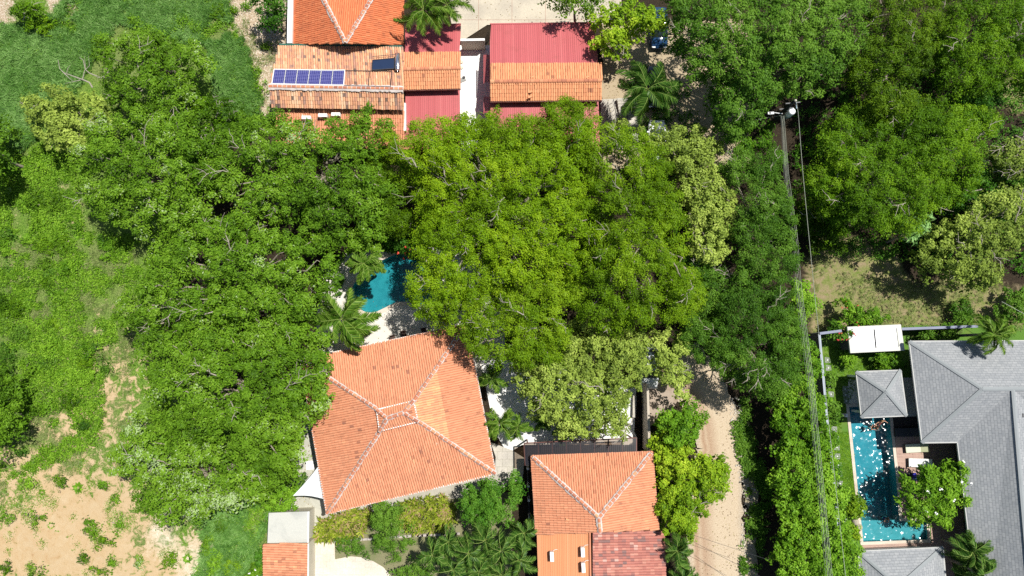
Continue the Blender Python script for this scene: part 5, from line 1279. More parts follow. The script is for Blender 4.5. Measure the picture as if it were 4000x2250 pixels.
def pose(lean=.0, arms='out', sit=True):
    J = {'pelvis': (0, 0, 0), 'belly': (0, lean * .18, .18), 'chest': (0, lean * .42, .42), 'neck': (0, lean * .55, .58), 'head': (0, lean * .58 - .02, .70), 'crown': (0, lean * .60 - .01, .80)}
    for s_, k in (('L', -1), ('R', 1)):
        J['sh' + s_] = (k * .19, lean * .48, .50)
        if arms == 'out': J['el' + s_] = (k * .42, lean * .48 - .08, .38); J['wr' + s_] = (k * .60, lean * .4 - .22, .32); J['pm' + s_] = (k * .66, lean * .4 - .28, .32)
        else: J['el' + s_] = (k * .27, lean * .45 - .12, .24); J['wr' + s_] = (k * .14, lean * .4 - .32, .22); J['pm' + s_] = (k * .09, lean * .4 - .39, .23)
        J['hp' + s_] = (k * .10, -.02, -.06)
        if sit: J['kn' + s_] = (k * .15, -.44, -.02); J['an' + s_] = (k * .14, -.56, -.42); J['to' + s_] = (k * .14, -.72, -.46)
        else: J['kn' + s_] = (k * .11, -.04, -.48); J['an' + s_] = (k * .12, .0, -.90); J['to' + s_] = (k * .13, -.16, -.95)
    return J
person('fair-haired person in a red swimsuit leaning back in the lap pool beside the pavilion', P(3434, 1655, -.10), R(15), pose(.55, 'out'), (.30, .18, .08), (.55, .02, .05))
person('tanned dark-haired person with bent arms, left of the red swimsuit in the lap pool', P(3409, 1668, -.22), R(-60), pose(.35, 'in'), (.03, .02, .015), (.62, .16, .04), SKIN2)
person('brown-haired person in a purple swim top standing at the shallow shelf of the lap pool', P(3456, 2026, -.24), R(30), pose(.25, 'in', False), (.09, .045, .03), (.12, .01, .38))
fl2 = MB(); 
# ================================================================ VEGETATION
def T(name, label, pts, reg, lo, hi, mat, seed, cat='tree', **kw):
    return tree(name, label, cat, [S(reg, *p) for p in pts], lo, hi, LM[mat], seed=seed, **kw)
FL = dict(leaf=(.23, .105), n_leaf=125, sp=.80, lobe=2.3, amp=.75, crevice=.85)          # broad field trees
FINE = dict(leaf=(.16, .072), n_leaf=190, sp=.74, crevice=.75)      # feathery rain tree
TUFT = dict(leaf=(.24, .15), n_leaf=64, sp=.62, lobe=2.0, amp=.45)   # knotty pale trees
T('small_tree', 'small pale bushy tree on the chalky ground in the top left corner', [(50, -30), (250, -40), (420, 0), (420, 110), (300, 170), (150, 175), (50, 120)], 'D', 1.6, 2.8, 'olive2', 2, bare=1, **{**FL, 'lobe': 1.6})
T('shrub', 'low round shrub just below the top left corner tree', [(300, 200), (470, 190), (490, 300), (380, 330), (290, 290)], 'D', .8, 1.5, 'olive2', 3, cat='shrub', lobe=1.4, bare=0, sp=.6, n_leaf=70)
T('broadleaf_tree', 'bright green tree with bare silver limbs on its left side, upper left of the field', [(830, 500), (950, 430), (1070, 320), (1250, 290), (1280, 190), (1400, 170), (1530, 250), (1610, 350), (1620, 470), (1780, 400), (1990, 340), (2020, 480), (2110, 560), (2100, 800), (1900, 830), (1960, 960), (1900, 1060), (1750, 1180), (1500, 1230), (1250, 1180), (1100, 1020), (1040, 850), (950, 640)], 'D', 4.2, 6.8, 'field', 4, bare=7, **FL)
T('flowering_tree', 'yellow-green knotty tree at the left, below the bare silver limbs', [(270, 1000), (330, 890), (430, 840), (600, 880), (900, 900), (1080, 1000), (1130, 1250), (1000, 1449), (880, 1560), (400, 1540), (320, 1300)], 'D', 3.2, 4.8, 'pale', 5, tshift=-.10, bare=2, **TUFT)
T('thorny_tree', 'thin dark olive tree with many bare twigs between the green crowns at upper left', [(1500, 1150), (1900, 950), (2200, 940), (2380, 1020), (2420, 1180), (2350, 1400), (2000, 1480), (1550, 1400)], 'D', 3.0, 4.6, 'olive2', 6, tshift=-.28, bare=14, **{**FL, 'crevice': .95})
T('broadleaf_tree', 'dense mid-green tree at the left end of the long canopy, its shadow on the field', [(180, 330), (260, 285), (400, 255), (500, 290), (560, 400), (540, 500), (450, 590), (370, 612), (290, 570), (205, 510), (165, 440)], 'V', 5.2, 8.2, 'field', 7, bare=5, tshift=.0, **FL)
T('broadleaf_tree', 'mid-green tree directly below the patchy tiled roof with the solar panels', [(530, 300), (620, 275), (700, 285), (790, 305), (850, 300), (925, 275), (975, 315), (962, 400), (1000, 480), (965, 560), (940, 625), (830, 610), (700, 570), (560, 520), (500, 420)], 'V', 5.6, 7.8, 'field', 8, bare=9, tshift=-.05, **FL)
T('broadleaf_tree', 'mid-green tree with silvery bare branches left of the two poolside palms', [(380, 610), (460, 565), (560, 520), (700, 565), (830, 605), (852, 665), (828, 720), (770, 800), (760, 850), (620, 850), (480, 840), (330, 880), (290, 820), (300, 740), (350, 680)], 'V', 5.8, 8.4, 'field', 9, bare=10, tshift=-.03, **FL)
T('broadleaf_tree', 'mid-green tree whose branches reach over the left corner of the square orange roof', [(330, 870), (480, 830), (640, 830), (780, 830), (830, 875), (842, 960), (812, 1030), (768, 1080), (745, 1200), (640, 1190), (500, 1130), (400, 1070), (370, 990), (320, 920)], 'V', 6.0, 8.8, 'field', 10, bare=8, tshift=.04, **FL)
T('broadleaf_tree', 'light green tree at the lower left edge of the canopy, next to the orange sand', [(265, 1140), (330, 1050), (420, 1035), (540, 1095), (650, 1140), (745, 1130), (742, 1190), (700, 1230), (640, 1262), (560, 1285), (480, 1310), (420, 1335), (350, 1300), (320, 1250), (270, 1190)], 'V', 4.4, 7.0, 'field', 11, bare=7, tshift=.10, **FL)
T('creeper_hedge', 'bright green creeper-covered hedge left of the shade sail', [(690, 1180), (742, 1175), (745, 1230), (738, 1285), (675, 1290), (670, 1240)], 'V', 1.2, 2.0, 'bright', 12, cat='hedge', leaf=(.16, .10), n_leaf=120, sp=.6, lobe=1.6, amp=.25, bare=0)
# central rain trees
T('rain_tree', 'huge lime-green feathery tree in the centre, spreading over the round pool', [(955, 345), (1050, 290), (1150, 300), (1250, 290), (1330, 268), (1450, 250), (1500, 320), (1500, 450), (1520, 600), (1460, 690), (1380, 720), (1280, 730), (1180, 760), (1100, 790), (1045, 785), (1005, 720), (1050, 665), (1028, 600), (1060, 520), (1040, 440), (980, 400)], 'V', 7.0, 11.5, 'lime', 13, base=(1950, 900), bare=16, lobe=2.3, amp=.75, **FINE)
T('rain_tree', 'lime feathery tree, darkened for shade, forming the right half of the central canopy', [(1440, 252), (1530, 310), (1610, 320), (1670, 370), (1715, 480), (1725, 600), (1748, 680), (1788, 740), (1745, 810), (1640, 820), (1560, 832), (1460, 822), (1430, 760), (1470, 640), (1480, 480), (1440, 360)], 'V', 6.6, 10.6, 'lime2', 14, base=(2480, 900), bare=7, lobe=2.3, amp=.75, tshift=.0, **FINE)  # shading of the canopy's right half sits in the leaf colour
T('rain_tree', 'lime feathery tree, its leaves coloured for shade, hanging over the upper right corner of the square orange roof', [(1090, 740), (1200, 720), (1300, 690), (1420, 680), (1470, 740), (1440, 820), (1425, 900), (1340, 945), (1240, 920), (1180, 885), (1110, 830)], 'V', 6.0, 9.4, 'lime2', 152, base=(2060, 1280), bare=5, lobe=2.2, amp=.7, tshift=.06, **FINE)  # lower part of the canopy, split off to colour in its shading
T('shade_tree', 'dark feathery tree filling the gap between the central canopy and the road trees', [(1720, 610), (1790, 640), (1830, 700), (1830, 830), (1800, 900), (1760, 910), (1700, 850), (1740, 760)], 'V', 3.8, 5.6, 'deep2', 153, bare=3, **FINE)
T('leafy_tree', 'green lower tree under the upper rim of the central canopy, by the red roofs', [(1060, 330), (1150, 300), (1250, 300), (1400, 290), (1500, 330), (1480, 420), (1300, 430), (1120, 420)], 'V', 4.6, 6.2, 'lime2', 151, bare=0, **FINE)
T('leafy_tree', 'darker green tree wedged between the central lime canopy and the solar-panel house tree', [(920, 400), (1000, 340), (1060, 400), (1050, 520), (1040, 600), (980, 580), (930, 560), (900, 480)], 'V', 4.5, 6.6, 'lime2', 15, bare=3, tshift=-.15, **FINE)
PT = dict(leaf=(.22, .14), n_leaf=72, sp=.62, lobe=2.1, amp=.5)
T('almond_tree', 'tall narrow pale green tree along the right side of the central canopy', [(1550, 305), (1640, 320), (1700, 310), (1780, 302), (1818, 370), (1808, 430), (1842, 470), (1838, 560), (1820, 640), (1800, 680), (1745, 640), (1720, 520), (1690, 420), (1620, 350)], 'V', 5.0, 7.2, 'pale', 16, bare=2, tshift=-.12, **PT)
T('almond_tree', 'large knotty pale green tree between the central canopy and the smaller hip roof', [(600, 360), (850, 355), (1180, 400), (1380, 440), (1385, 750), (1400, 950), (1300, 1040), (1210, 1150), (1240, 1370), (1090, 1490), (850, 1510), (620, 1500), (400, 1330), (210, 1230), (90, 1080), (50, 850), (120, 650), (480, 600)], 'J', 4.6, 6.8, 'pale', 17, bare=3, tshift=-.06, **PT)
T('almond_tree', 'small pale green tree at the top end of the dirt road', [(1440, 490), (1700, 420), (1830, 580), (1860, 740), (1800, 860), (1725, 1040), (1620, 1000), (1500, 950), (1420, 880), (1390, 750), (1440, 620)], 'J', 4.0, 5.6, 'pale', 18, bare=2, tshift=-.04, **PT)
T('shade_tree', 'deep green tree beside the power lines, right of the pale narrow tree', [(1845, 370), (1900, 370), (1955, 375), (1985, 430), (2010, 560), (2020, 650), (1990, 720), (1900, 740), (1840, 700), (1850, 560), (1820, 430)], 'V', 5.0, 7.2, 'deep2', 19, bare=6, tshift=.02, **FINE)
T('shade_tree', 'soft green tree with pale bare twigs above the dirt road', [(1790, 740), (1900, 700), (2000, 720), (2015, 850), (2010, 950), (1960, 1010), (1870, 985), (1800, 935), (1775, 850)], 'V', 5.0, 7.4, 'deep2', 20, bare=8, tshift=.02, **FINE)
T('shade_tree', 'dense green shrub tree just left of the utility pole', [(1830, 340), (1870, 320), (1925, 315), (1945, 335), (1965, 400), (1900, 390), (1850, 400)], 'V', 3.4, 4.8, 'bright', 21, bare=0, tshift=-.2, **FL)
HB = dict(leaf=(.20, .15), n_leaf=80, sp=.6, lobe=1.7, amp=.4, bare=0, group='round-leaved hedge trees under the power lines')
T('hedge_tree', 'round-leaved bright hedge tree, uppermost under the power lines beside the dry lawn', [(1990, 700), (2035, 680), (2050, 760), (2055, 860), (2060, 940), (2000, 960), (1990, 850)], 'V', 2.8, 4.0, 'bright', 22, **HB)
T('hedge_tree', 'round-leaved bright hedge tree under the power lines beside the grey pavilion', [(1960, 950), (2060, 930), (2082, 1040), (2100, 1130), (2060, 1160), (1970, 1160), (1940, 1080)], 'V', 3.0, 4.2, 'bright', 23, **HB)
T('hedge_tree', 'round-leaved bright hedge tree under the power lines beside the lap pool', [(1950, 1140), (2100, 1120), (2125, 1250), (2130, 1330), (2040, 1330), (1955, 1300)], 'V', 3.2, 4.4, 'bright', 24, **HB)
T('hedge_tree', 'round-leaved bright hedge tree at the bottom edge under the power lines', [(1960, 1300), (2130, 1310), (2160, 1400), (2170, 1500), (1965, 1500), (1950, 1390)], 'V', 3.0, 4.2, 'bright', 25, **HB)
# top right
T('shade_tree', 'tall deep green tree at the top edge, left of the utility pole', [(1690, -30), (2190, -30), (2190, 70), (2170, 160), (2110, 195), (2070, 235), (1990, 245), (1940, 265), (1900, 310), (1850, 350), (1800, 290), (1790, 200), (1730, 180), (1690, 80)], 'V', 6.0, 9.6, 'deep2', 26, bare=8, tshift=.10, **{**FINE, 'lobe': 2.2, 'amp': .8, 'leaf': (.22, .10), 'n_leaf': 130})
T('tamarind_tree', 'dark olive feathery tree at the top edge right of the tall green tree', [(2190, -40), (2400, -40), (2380, 80), (2330, 190), (2340, 280), (2240, 330), (2170, 290), (2130, 200), (2180, 80)], 'V', 6.0, 8.6, 'olive', 27, bare=5, tshift=.1, **FINE)
T('tamarind_tree', 'olive-lime feathery tree filling the top right corner', [(2390, -40), (2700, -40), (2700, 200), (2520, 240), (2430, 230), (2350, 200), (2370, 80)], 'V', 6.0, 8.4, 'olive2', 28, bare=3, tshift=-.1, **FINE)
T('tamarind_tree', 'wide olive-lime feathery tree right of the utility pole, above the dry lawn', [(2045, 345), (2100, 275), (2230, 285), (2320, 240), (2450, 250), (2512, 300), (2480, 400), (2440, 470), (2370, 550), (2290, 590), (2200, 590), (2130, 580), (2070, 530), (2020, 460), (2015, 400)], 'V', 5.0, 8.8, 'olive2', 29, bare=5, tshift=.02, **FINE)
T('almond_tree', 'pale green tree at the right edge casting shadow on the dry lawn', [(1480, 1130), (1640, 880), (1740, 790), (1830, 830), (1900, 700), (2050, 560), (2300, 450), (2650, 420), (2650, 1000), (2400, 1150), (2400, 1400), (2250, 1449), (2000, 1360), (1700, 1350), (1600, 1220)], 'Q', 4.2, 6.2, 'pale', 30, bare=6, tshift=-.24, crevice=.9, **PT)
T('almond_tree', 'sparse grey-green tree with bare twigs at the right edge, below the corner tree', [(2240, 60), (2576, -60), (2700, -60), (2700, 350), (2450, 380), (2250, 220)], 'Q', 4.4, 5.8, 'pale', 31, bare=10, tshift=-.3, crevice=1., **PT)
# the big-leaved palmate tree
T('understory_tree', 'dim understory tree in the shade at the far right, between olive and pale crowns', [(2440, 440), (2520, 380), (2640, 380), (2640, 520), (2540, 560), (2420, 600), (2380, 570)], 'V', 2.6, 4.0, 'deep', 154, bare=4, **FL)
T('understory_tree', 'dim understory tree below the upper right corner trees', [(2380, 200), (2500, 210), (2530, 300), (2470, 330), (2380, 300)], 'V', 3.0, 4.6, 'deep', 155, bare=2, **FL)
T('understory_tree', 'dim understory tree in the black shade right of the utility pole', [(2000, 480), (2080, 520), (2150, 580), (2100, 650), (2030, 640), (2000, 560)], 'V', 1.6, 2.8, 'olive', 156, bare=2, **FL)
T('trumpet_tree', 'small tree with large star-shaped palmate leaves between the olive and pale crowns', [(1400, 760), (1560, 720), (1640, 800), (1600, 930), (1500, 1010), (1400, 1060), (1290, 1040), (1280, 950), (1360, 880)], 'Q', 4.4, 5.2, 'cecropia', 32, leaf=(.55, .16), n_leaf=22, sp=.8, lobe=1.8, amp=.3, bare=0)
T('ixora_tree', 'yellow-green tree leaning over the dirt road beside the smaller hip roof', [(1410, 60), (1500, 0), (1640, 20), (1760, 180), (1980, 170), (2090, 160), (2165, 350), (2160, 530), (2050, 760), (1900, 900), (1830, 1000), (1790, 1085), (1600, 1085), (1460, 1040), (1485, 960), (1400, 900), (1440, 850), (1435, 720), (1490, 600), (1560, 470), (1410, 340), (1420, 270), (1480, 200)], 'G', 3.0, 4.6, 'yellow', 33, leaf=(.22, .12), n_leaf=110, sp=.56, lobe=1.8, amp=.4, bare=1, tshift=-.04)
T('broadleaf_shrub', 'deep bright green bush at the head of the dirt road', [(1480, 1220), (1650, 1180), (1900, 1230), (1960, 1280), (1850, 1400), (1830, 1560), (1700, 1620), (1500, 1560), (1450, 1380)], 'J', 3.6, 5.0, 'bright', 34, cat='shrub', leaf=(.2, .12), n_leaf=100, sp=.6, lobe=1.7, amp=.3, bare=0, tshift=-.08)
T('pale_tree', 'yellow-green tree at the top edge overhanging the wide red roof', [(790, 150), (960, 100), (990, -40), (1560, -40), (1550, 240), (1480, 330), (1250, 300), (1170, 400), (1150, 480), (950, 490), (815, 480), (785, 340), (900, 290), (825, 230)], 'B', 4.6, 6.4, 'yellow', 35, tshift=-.12, bare=2, **{**PT, 'leaf': (.26, .16)})
T('shade_tree', 'dark tree at the top edge shading the concrete yard', [(380, -200), (980, -200), (960, 60), (900, 110), (700, 90), (500, 90), (390, 40)], 'B', 4.6, 6.6, 'olive2', 36, tshift=-.1, bare=2, **FL)
T('shade_tree', 'dark tree in the top edge beside the white gutter wall', [(640, -60), (725, -60), (720, 30), (700, 70), (650, 50), (630, 0)], 'V', 3.0, 4.6, 'deep', 37, bare=0, **FL)
T('plumeria_tree', 'round plumeria tree with white blossoms between the lap pool and the villa roof', [(1285, 580), (1400, 450), (1500, 470), (1490, 380), (1640, 330), (1850, 400), (1840, 290), (1920, 280), (2020, 340), (2080, 450), (2090, 640), (2130, 700), (2110, 770), (2000, 770), (1950, 830), (1800, 850), (1800, 930), (1600, 960), (1450, 870), (1400, 750), (1330, 640)], 'H', 2.6, 3.9, 'bright', 38, leaf=(.36, .11), n_leaf=42, sp=.55, lobe=1.5, amp=.3, bare=0, tshift=.12, extra=flowers(WHITE, 9, .16))
T('citrus_tree', 'dense round dark green tree below the corner of the square orange roof', [(2060, 600), (2180, 530), (2350, 430), (2480, 520), (2500, 700), (2480, 850), (2400, 930), (2250, 955), (2090, 900), (2050, 750)], 'F', 2.6, 4.0, 'deep', 39, leaf=(.16, .09), n_leaf=120, sp=.55, lobe=1.5, amp=.25, bare=0, tshift=.18)
T('citrus_tree', 'dark green leafy tree between the round dark tree and the smaller hip roof', [(2500, 480), (2600, 400), (2680, 500), (2700, 700), (2620, 850), (2520, 900), (2490, 700)], 'F', 2.2, 3.3, 'deep', 40, leaf=(.20, .1), n_leaf=90, sp=.6, lobe=1.5, amp=.3, bare=0, tshift=.15)
T('moringa_tree', 'feathery green sapling tree in the middle of the croton bed', [(1190, 740), (1330, 720), (1430, 800), (1390, 880), (1440, 950), (1400, 1060), (1250, 1070), (1180, 1010), (1120, 900), (1180, 820)], 'F', 2.2, 3.2, 'deep2', 41, leaf=(.14, .08), n_leaf=110, sp=.55, lobe=1.4, amp=.3, bare=0, tshift=.2)
T('hibiscus_bush', 'dark bush dotted with red flowers at the upper edge of the round pool', [(1370, 60), (1500, 40), (1600, 120), (1560, 230), (1450, 200), (1380, 170)], 'E', 2.0, 2.9, 'deep', 42, cat='bush', leaf=(.2, .12), n_leaf=70, sp=.6, lobe=1.4, bare=0, extra=flowers(plain('red_petal', (.75, .07, .04), .6, .1), 8, .14))
# garden shrubs
def shrub(label, pts, reg, lo, hi, mat, seed, name='garden_shrub', group=None, leaf=(.2, .11), tshift=0.0, extra=None, n_leaf=80):
    return T(name, label, pts, reg, lo, hi, mat, seed, cat='shrub', leaf=leaf, n_leaf=n_leaf, sp=.5, lobe=1.3, amp=.22, bare=0, trunk_r=.06, group=group, tshift=tshift, extra=extra, edge=.3)
REDP = plain('red_bract', (.55, .05, .05), .7, .1)
shrub('leafy shrub with a few red bracts above the white-panelled canopy', [(730, 130), (850, 105), (980, 170), (1000, 300), (900, 370), (760, 330), (720, 220)], 'I', 1.4, 2.4, 'bright', 50, tshift=-.1, extra=flowers(REDP, 7, .1))
shrub('low shrub touching the top edge of the white-panelled canopy', [(930, 280), (1080, 240), (1250, 260), (1280, 350), (1150, 370), (950, 370)], 'I', 1.0, 1.8, 'bright', 51, tshift=-.1)
shrub('low shrub at the far left end of the garden wall', [(560, 360), (720, 310), (740, 400), (620, 430), (550, 410)], 'I', .8, 1.5, 'deep2', 52)
shrub('red-flowered creeper spilling over the left end of the white-panelled canopy', [(745, 400), (830, 400), (845, 480), (800, 540), (750, 500)], 'I', 2.2, 2.7, 'deep2', 53, extra=flowers(REDP, 8, .12))
shrub('long leafy shrub row behind the wall right of the canopy', [(1370, 430), (1600, 420), (1880, 425), (1900, 500), (1780, 520), (1500, 520), (1390, 500)], 'I', 1.2, 2.0, 'deep2', 54, tshift=.1)
shrub('spreading shrub on the dry ground above the villa palm', [(1860, 250), (2000, 230), (2080, 330), (2040, 400), (1880, 380)], 'I', .8, 1.4, 'deep2', 55, tshift=.1)
shrub('dark tuft of shrub among dry leaves beside the pale tree shadow', [(1880, 130), (2030, 120), (2060, 230), (1950, 260), (1880, 220)], 'I', .8, 1.5, 'deep2', 56)
shrub('shrub crowding the right edge above the villa palm', [(2330, 40), (2600, 0), (2700, 200), (2600, 380), (2420, 330), (2350, 180)], 'I', 1.2, 2.2, 'deep2', 57, tshift=.05)
shrub('glossy shrub just below the right end of the canopy', [(1090, 650), (1350, 640), (1370, 760), (1250, 800), (1110, 780)], 'I', 1.2, 2.0, 'bright', 58, tshift=-.1)
shrub('light shrub below the middle of the canopy, on the lawn', [(720, 700), (830, 680), (910, 740), (850, 800), (740, 790)], 'I', .9, 1.5, 'bright', 59)
shrub('grey-green shrub against the boundary wall beside the pavilion', [(570, 860), (650, 850), (680, 930), (640, 990), (580, 970)], 'I', .9, 1.5, 'deep2', 60, tshift=.2)
shrub('tall slender shrub at the wall, left of the upper end of the lap pool', [(610, 1200), (740, 1170), (750, 1230), (700, 1300), (690, 1380), (620, 1370)], 'I', 1.0, 1.8, 'deep2', 61, tshift=.15)
shrub('small shrub by the wall beside the middle of the lap pool', [(650, 350), (730, 350), (740, 470), (690, 500), (650, 450)], 'H', .9, 1.6, 'deep', 62, tshift=.1)
shrub('small dark shrub by the wall beside the upper lap pool', [(640, 40), (700, 40), (700, 120), (650, 130)], 'H', .8, 1.3, 'deep', 63, tshift=.1)
shrub('croton bush at the lower left rim of the lap pool', [(790, 650), (900, 650), (950, 750), (880, 850), (810, 800)], 'H', 1.0, 1.7, 'yellow', 64, tshift=-.2)
shrub('dark croton bush below the boulders at the pool', [(800, 940), (900, 960), (950, 1060), (930, 1130), (830, 1100)], 'H', .9, 1.6, 'yellow', 65, tshift=-.25)
shrub('bush squeezed between the hedge and the lap pool path', [(700, 660), (790, 640), (810, 760), (740, 800), (690, 760)], 'H', 1.0, 1.8, 'deep2', 66, tshift=.1)
shrub('neat clipped hedge along the curved driveway', [(880, 1120), (1150, 1105), (1400, 1110), (1570, 1110), (1570, 1160), (1350, 1180), (1100, 1210), (900, 1220), (860, 1180)], 'F', .6, .95, 'deep2', 67, name='clipped_hedge', leaf=(.11, .07), tshift=.12, n_leaf=130)
shrub('round clipped shrub near the driveway curve', [(1350, 1250), (1440, 1215), (1480, 1270), (1450, 1320), (1370, 1310)], 'F', .5, .9, 'deep2', 68, leaf=(.11, .07), tshift=.15, n_leaf=120)
shrub('wide leafy shrub at the bottom edge, right of the driveway curve', [(1440, 1320), (1560, 1280), (1680, 1300), (1800, 1400), (1800, 1500), (1480, 1500), (1430, 1400)], 'F', .9, 1.5, 'deep2', 69, tshift=.1, leaf=(.14, .09))
shrub('small green bush at the left end of the tiled shed roof', [(-30, 1190), (60, 1190), (70, 1320), (0, 1370), (-40, 1300)], 'F', .9, 1.6, 'deep', 70)
shrub('flowering weeds bush at the bottom edge left of the tiled shed', [(-90, 1340), (60, 1370), (70, 1480), (-100, 1500)], 'F', .8, 1.3, 'field', 71, extra=flowers(WHITE, 8, .12))
for k, (pts, lab) in enumerate(((([(870, 580), (950, 540), (1010, 560), (980, 640), (900, 640)]), 'feathery plant tuft on the gravel beside the round pool palm'), ([(300, 1230), (420, 1220), (480, 1400), (420, 1449), (300, 1400)], 'x'))):
    if k == 0: shrub('small green plant on the pale paving left of the round pool', [(800, 490), (860, 470), (880, 560), (830, 590), (800, 560)], 'E', .5, .9, 'deep2', 72)
shrub('dark undergrowth bush below the big pale green tree', [(480, 1380), (600, 1320), (640, 1449), (580, 1560), (430, 1550), (420, 1450)], 'J', .9, 1.6, 'deep', 73, tshift=.05)
# left edge trees in their own shadow
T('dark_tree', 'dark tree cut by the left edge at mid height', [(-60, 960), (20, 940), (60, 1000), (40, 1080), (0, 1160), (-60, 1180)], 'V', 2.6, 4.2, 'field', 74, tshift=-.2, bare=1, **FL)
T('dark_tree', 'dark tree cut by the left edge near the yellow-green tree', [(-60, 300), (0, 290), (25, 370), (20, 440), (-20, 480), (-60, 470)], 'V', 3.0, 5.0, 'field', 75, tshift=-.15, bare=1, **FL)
# field shrubs
k_ = 80
for (x_, y_, r_, hgt, mt, lab) in ((370, 1050, 20, .9, 'bright', 'bright green bush on the grassy slope left of the lower canopy'), ):
    pass
fs_ = [('N', 130, 100, 60), ('N', 370, 60, 55), ('N', 440, 190, 70), ('N', 600, 620, 45), ('N', 310, 600, 50), ('N', 350, 790, 80), ('N', 470, 1040, 90), ('N', 640, 980, 50), ('N', 50, 470, 55), ('M', 480, 640, 100), ('M', 590, 560, 60), ('M', 180, 190, 70), ('M', 1040, 560, 60), ('M', 800, 700, 50), ('M', 620, 850, 50),
       ('L', 80, 850, 65), ('L', 370, 870, 60), ('L', 240, 520, 70), ('L', 920, 990, 80), ('L', 1050, 1100, 85), ('L', 600, 500, 55), ('L', 1040, 540, 45), ('L', 1400, 1300, 50), ('L', 1120, 1320, 40), ('L', 1700, 1250, 70), ('L', 300, 1390, 55), ('L', 1010, 1420, 60), ('L', 830, 1280, 45), ('L', 50, 1340, 60), ('L', 1200, 940, 35), ('L', 1150, 680, 35),
       ('D', 1850, 200, 80), ('D', 1950, 280, 60), ('D', 160, 1340, 80), ('D', 2200, 100, 60), ('L', 2080, 1120, 80), ('L', 2150, 1300, 90), ('L', 2350, 1350, 80), ('L', 2200, 960, 60), ('D', 2350, 100, 50), ('D', 2480, 60, 50), ('A', 90, 470, 45), ('A', 60, 880, 60), ('A', 20, 700, 40)]
def blob(cx, cy, r, rng, k=8): return [(cx + math.cos(6.283 * i / k) * r * rng.uniform(.75, 1.2), cy + math.sin(6.283 * i / k) * r * rng.uniform(.75, 1.2)) for i in range(k)]
rr = random.Random(5)
for (rg, x_, y_, r_) in fs_:
    shrub('low green bush growing wild in the field or on the sand at the left', blob(x_, y_, r_, rr), rg, .25, .55 + r_ / 160, rr.choice(['field', 'field', 'bright', 'olive2']), k_, name='wild_bush', group='wild bushes of the field', leaf=(.15, .08), tshift=rr.uniform(-.1, .15), n_leaf=55); k_ += 1
for i in range(46):
    while True:
        x_, y_ = rr.uniform(-20, 330), rr.uniform(360, 1180)
        if sdist(np.array([x_]), np.array([y_]), [(-30, 350), (90, 360), (200, 560), (330, 640), (270, 760), (290, 930), (330, 1000), (250, 1090), (120, 1150), (-30, 1200)])[0] > 4: break
    sz = rr.uniform(9, 30)
    shrub('low green bush growing wild in the field or on the sand at the left', blob(x_, y_, sz, rr), 'V', .2, .45 + sz / 45, rr.choice(['field', 'bright', 'olive2', 'deep2']), k_, name='wild_bush', group='wild bushes of the field', leaf=(.16, .08), tshift=rr.uniform(-.15, .12), n_leaf=50); k_ += 1
# rosette weeds
rng = np.random.default_rng(3)
w0 = None
wp = [('N', 180, 270), ('N', 270, 280), ('N', 45, 650), ('N', 480, 920), ('N', 295, 940), ('N', 790, 920), ('N', 715, 975), ('N', 560, 1310), ('N', 660, 1350), ('N', 975, 1280), ('N', 850, 1320), ('N', 860, 1210), ('N', 1540, 1135), ('N', 985, 1400), ('N', 1460, 1140), ('N', 40, 980), ('N', 480, 1300), ('N', 400, 1350), ('M', 430, 400), ('M', 665, 385), ('M', 785, 510), ('M', 345, 560), ('M', 320, 490), ('M', 960, 300), ('M', 1010, 400), ('M', 990, 90), ('M', 800, 905), ('M', 420, 1200), ('M', 740, 590), ('M', 610, 1150), ('M', 870, 985), ('M', 780, 190), ('L', 430, 605), ('L', 525, 940), ('L', 1440, 1105), ('L', 2110, 900), ('L', 2120, 1060), ('L', 2130, 950), ('L', 1890, 1270), ('L', 790, 560), ('L', 585, 1020), ('M', 1120, 120), ('M', 560, 130)]
for i, (rg, x_, y_) in enumerate(wp):
    p = RP(rg, x_, y_, 0.05); p.z = .05
    if w0 is None:
        w0 = tag(quads_object('rosette_weed', np.zeros((1, 4, 3)), np.zeros(1), LM['bright']), 'broad-leaved rosette weed standing in the grass of the left field', 'plant', 'rosette weeds of the field')
        bpy.data.objects.remove(w0); Q = []; T_ = []
        for k in range(16):
            a = k * 2.399; el_ = .55 - .03 * k; L_ = .62 * (.6 + .4 * k / 16); d = np.array([math.cos(a) * math.cos(el_), math.sin(a) * math.cos(el_), math.sin(el_)]); s_ = np.array([-math.sin(a), math.cos(a), 0]) * .105
            m1 = d * L_ * .55 + np.array([0, 0, .06]); e = d * L_ * 1.0 + np.array([0, 0, -.03]); Q += [[d * .05, m1 + s_, e, m1 + np.array([0, 0, -.025])], [d * .05, m1 + np.array([0, 0, -.025]), e, m1 - s_]]; T_ += [.45 + .15 * rng.normal()] * 2
        w0 = tag(quads_object('rosette_weed', np.array(Q), np.array(T_), LM['bright']), 'broad-leaved rosette weed standing in the grass of the left field', 'plant', 'rosette weeds of the field'); o = w0
    else: o = w0.copy(); COL.objects.link(o)
    o.location = p; s_ = rng.uniform(.75, 1.35); o.scale = (s_, s_, s_); o.rotation_euler = (0, 0, rng.uniform(0, 6))
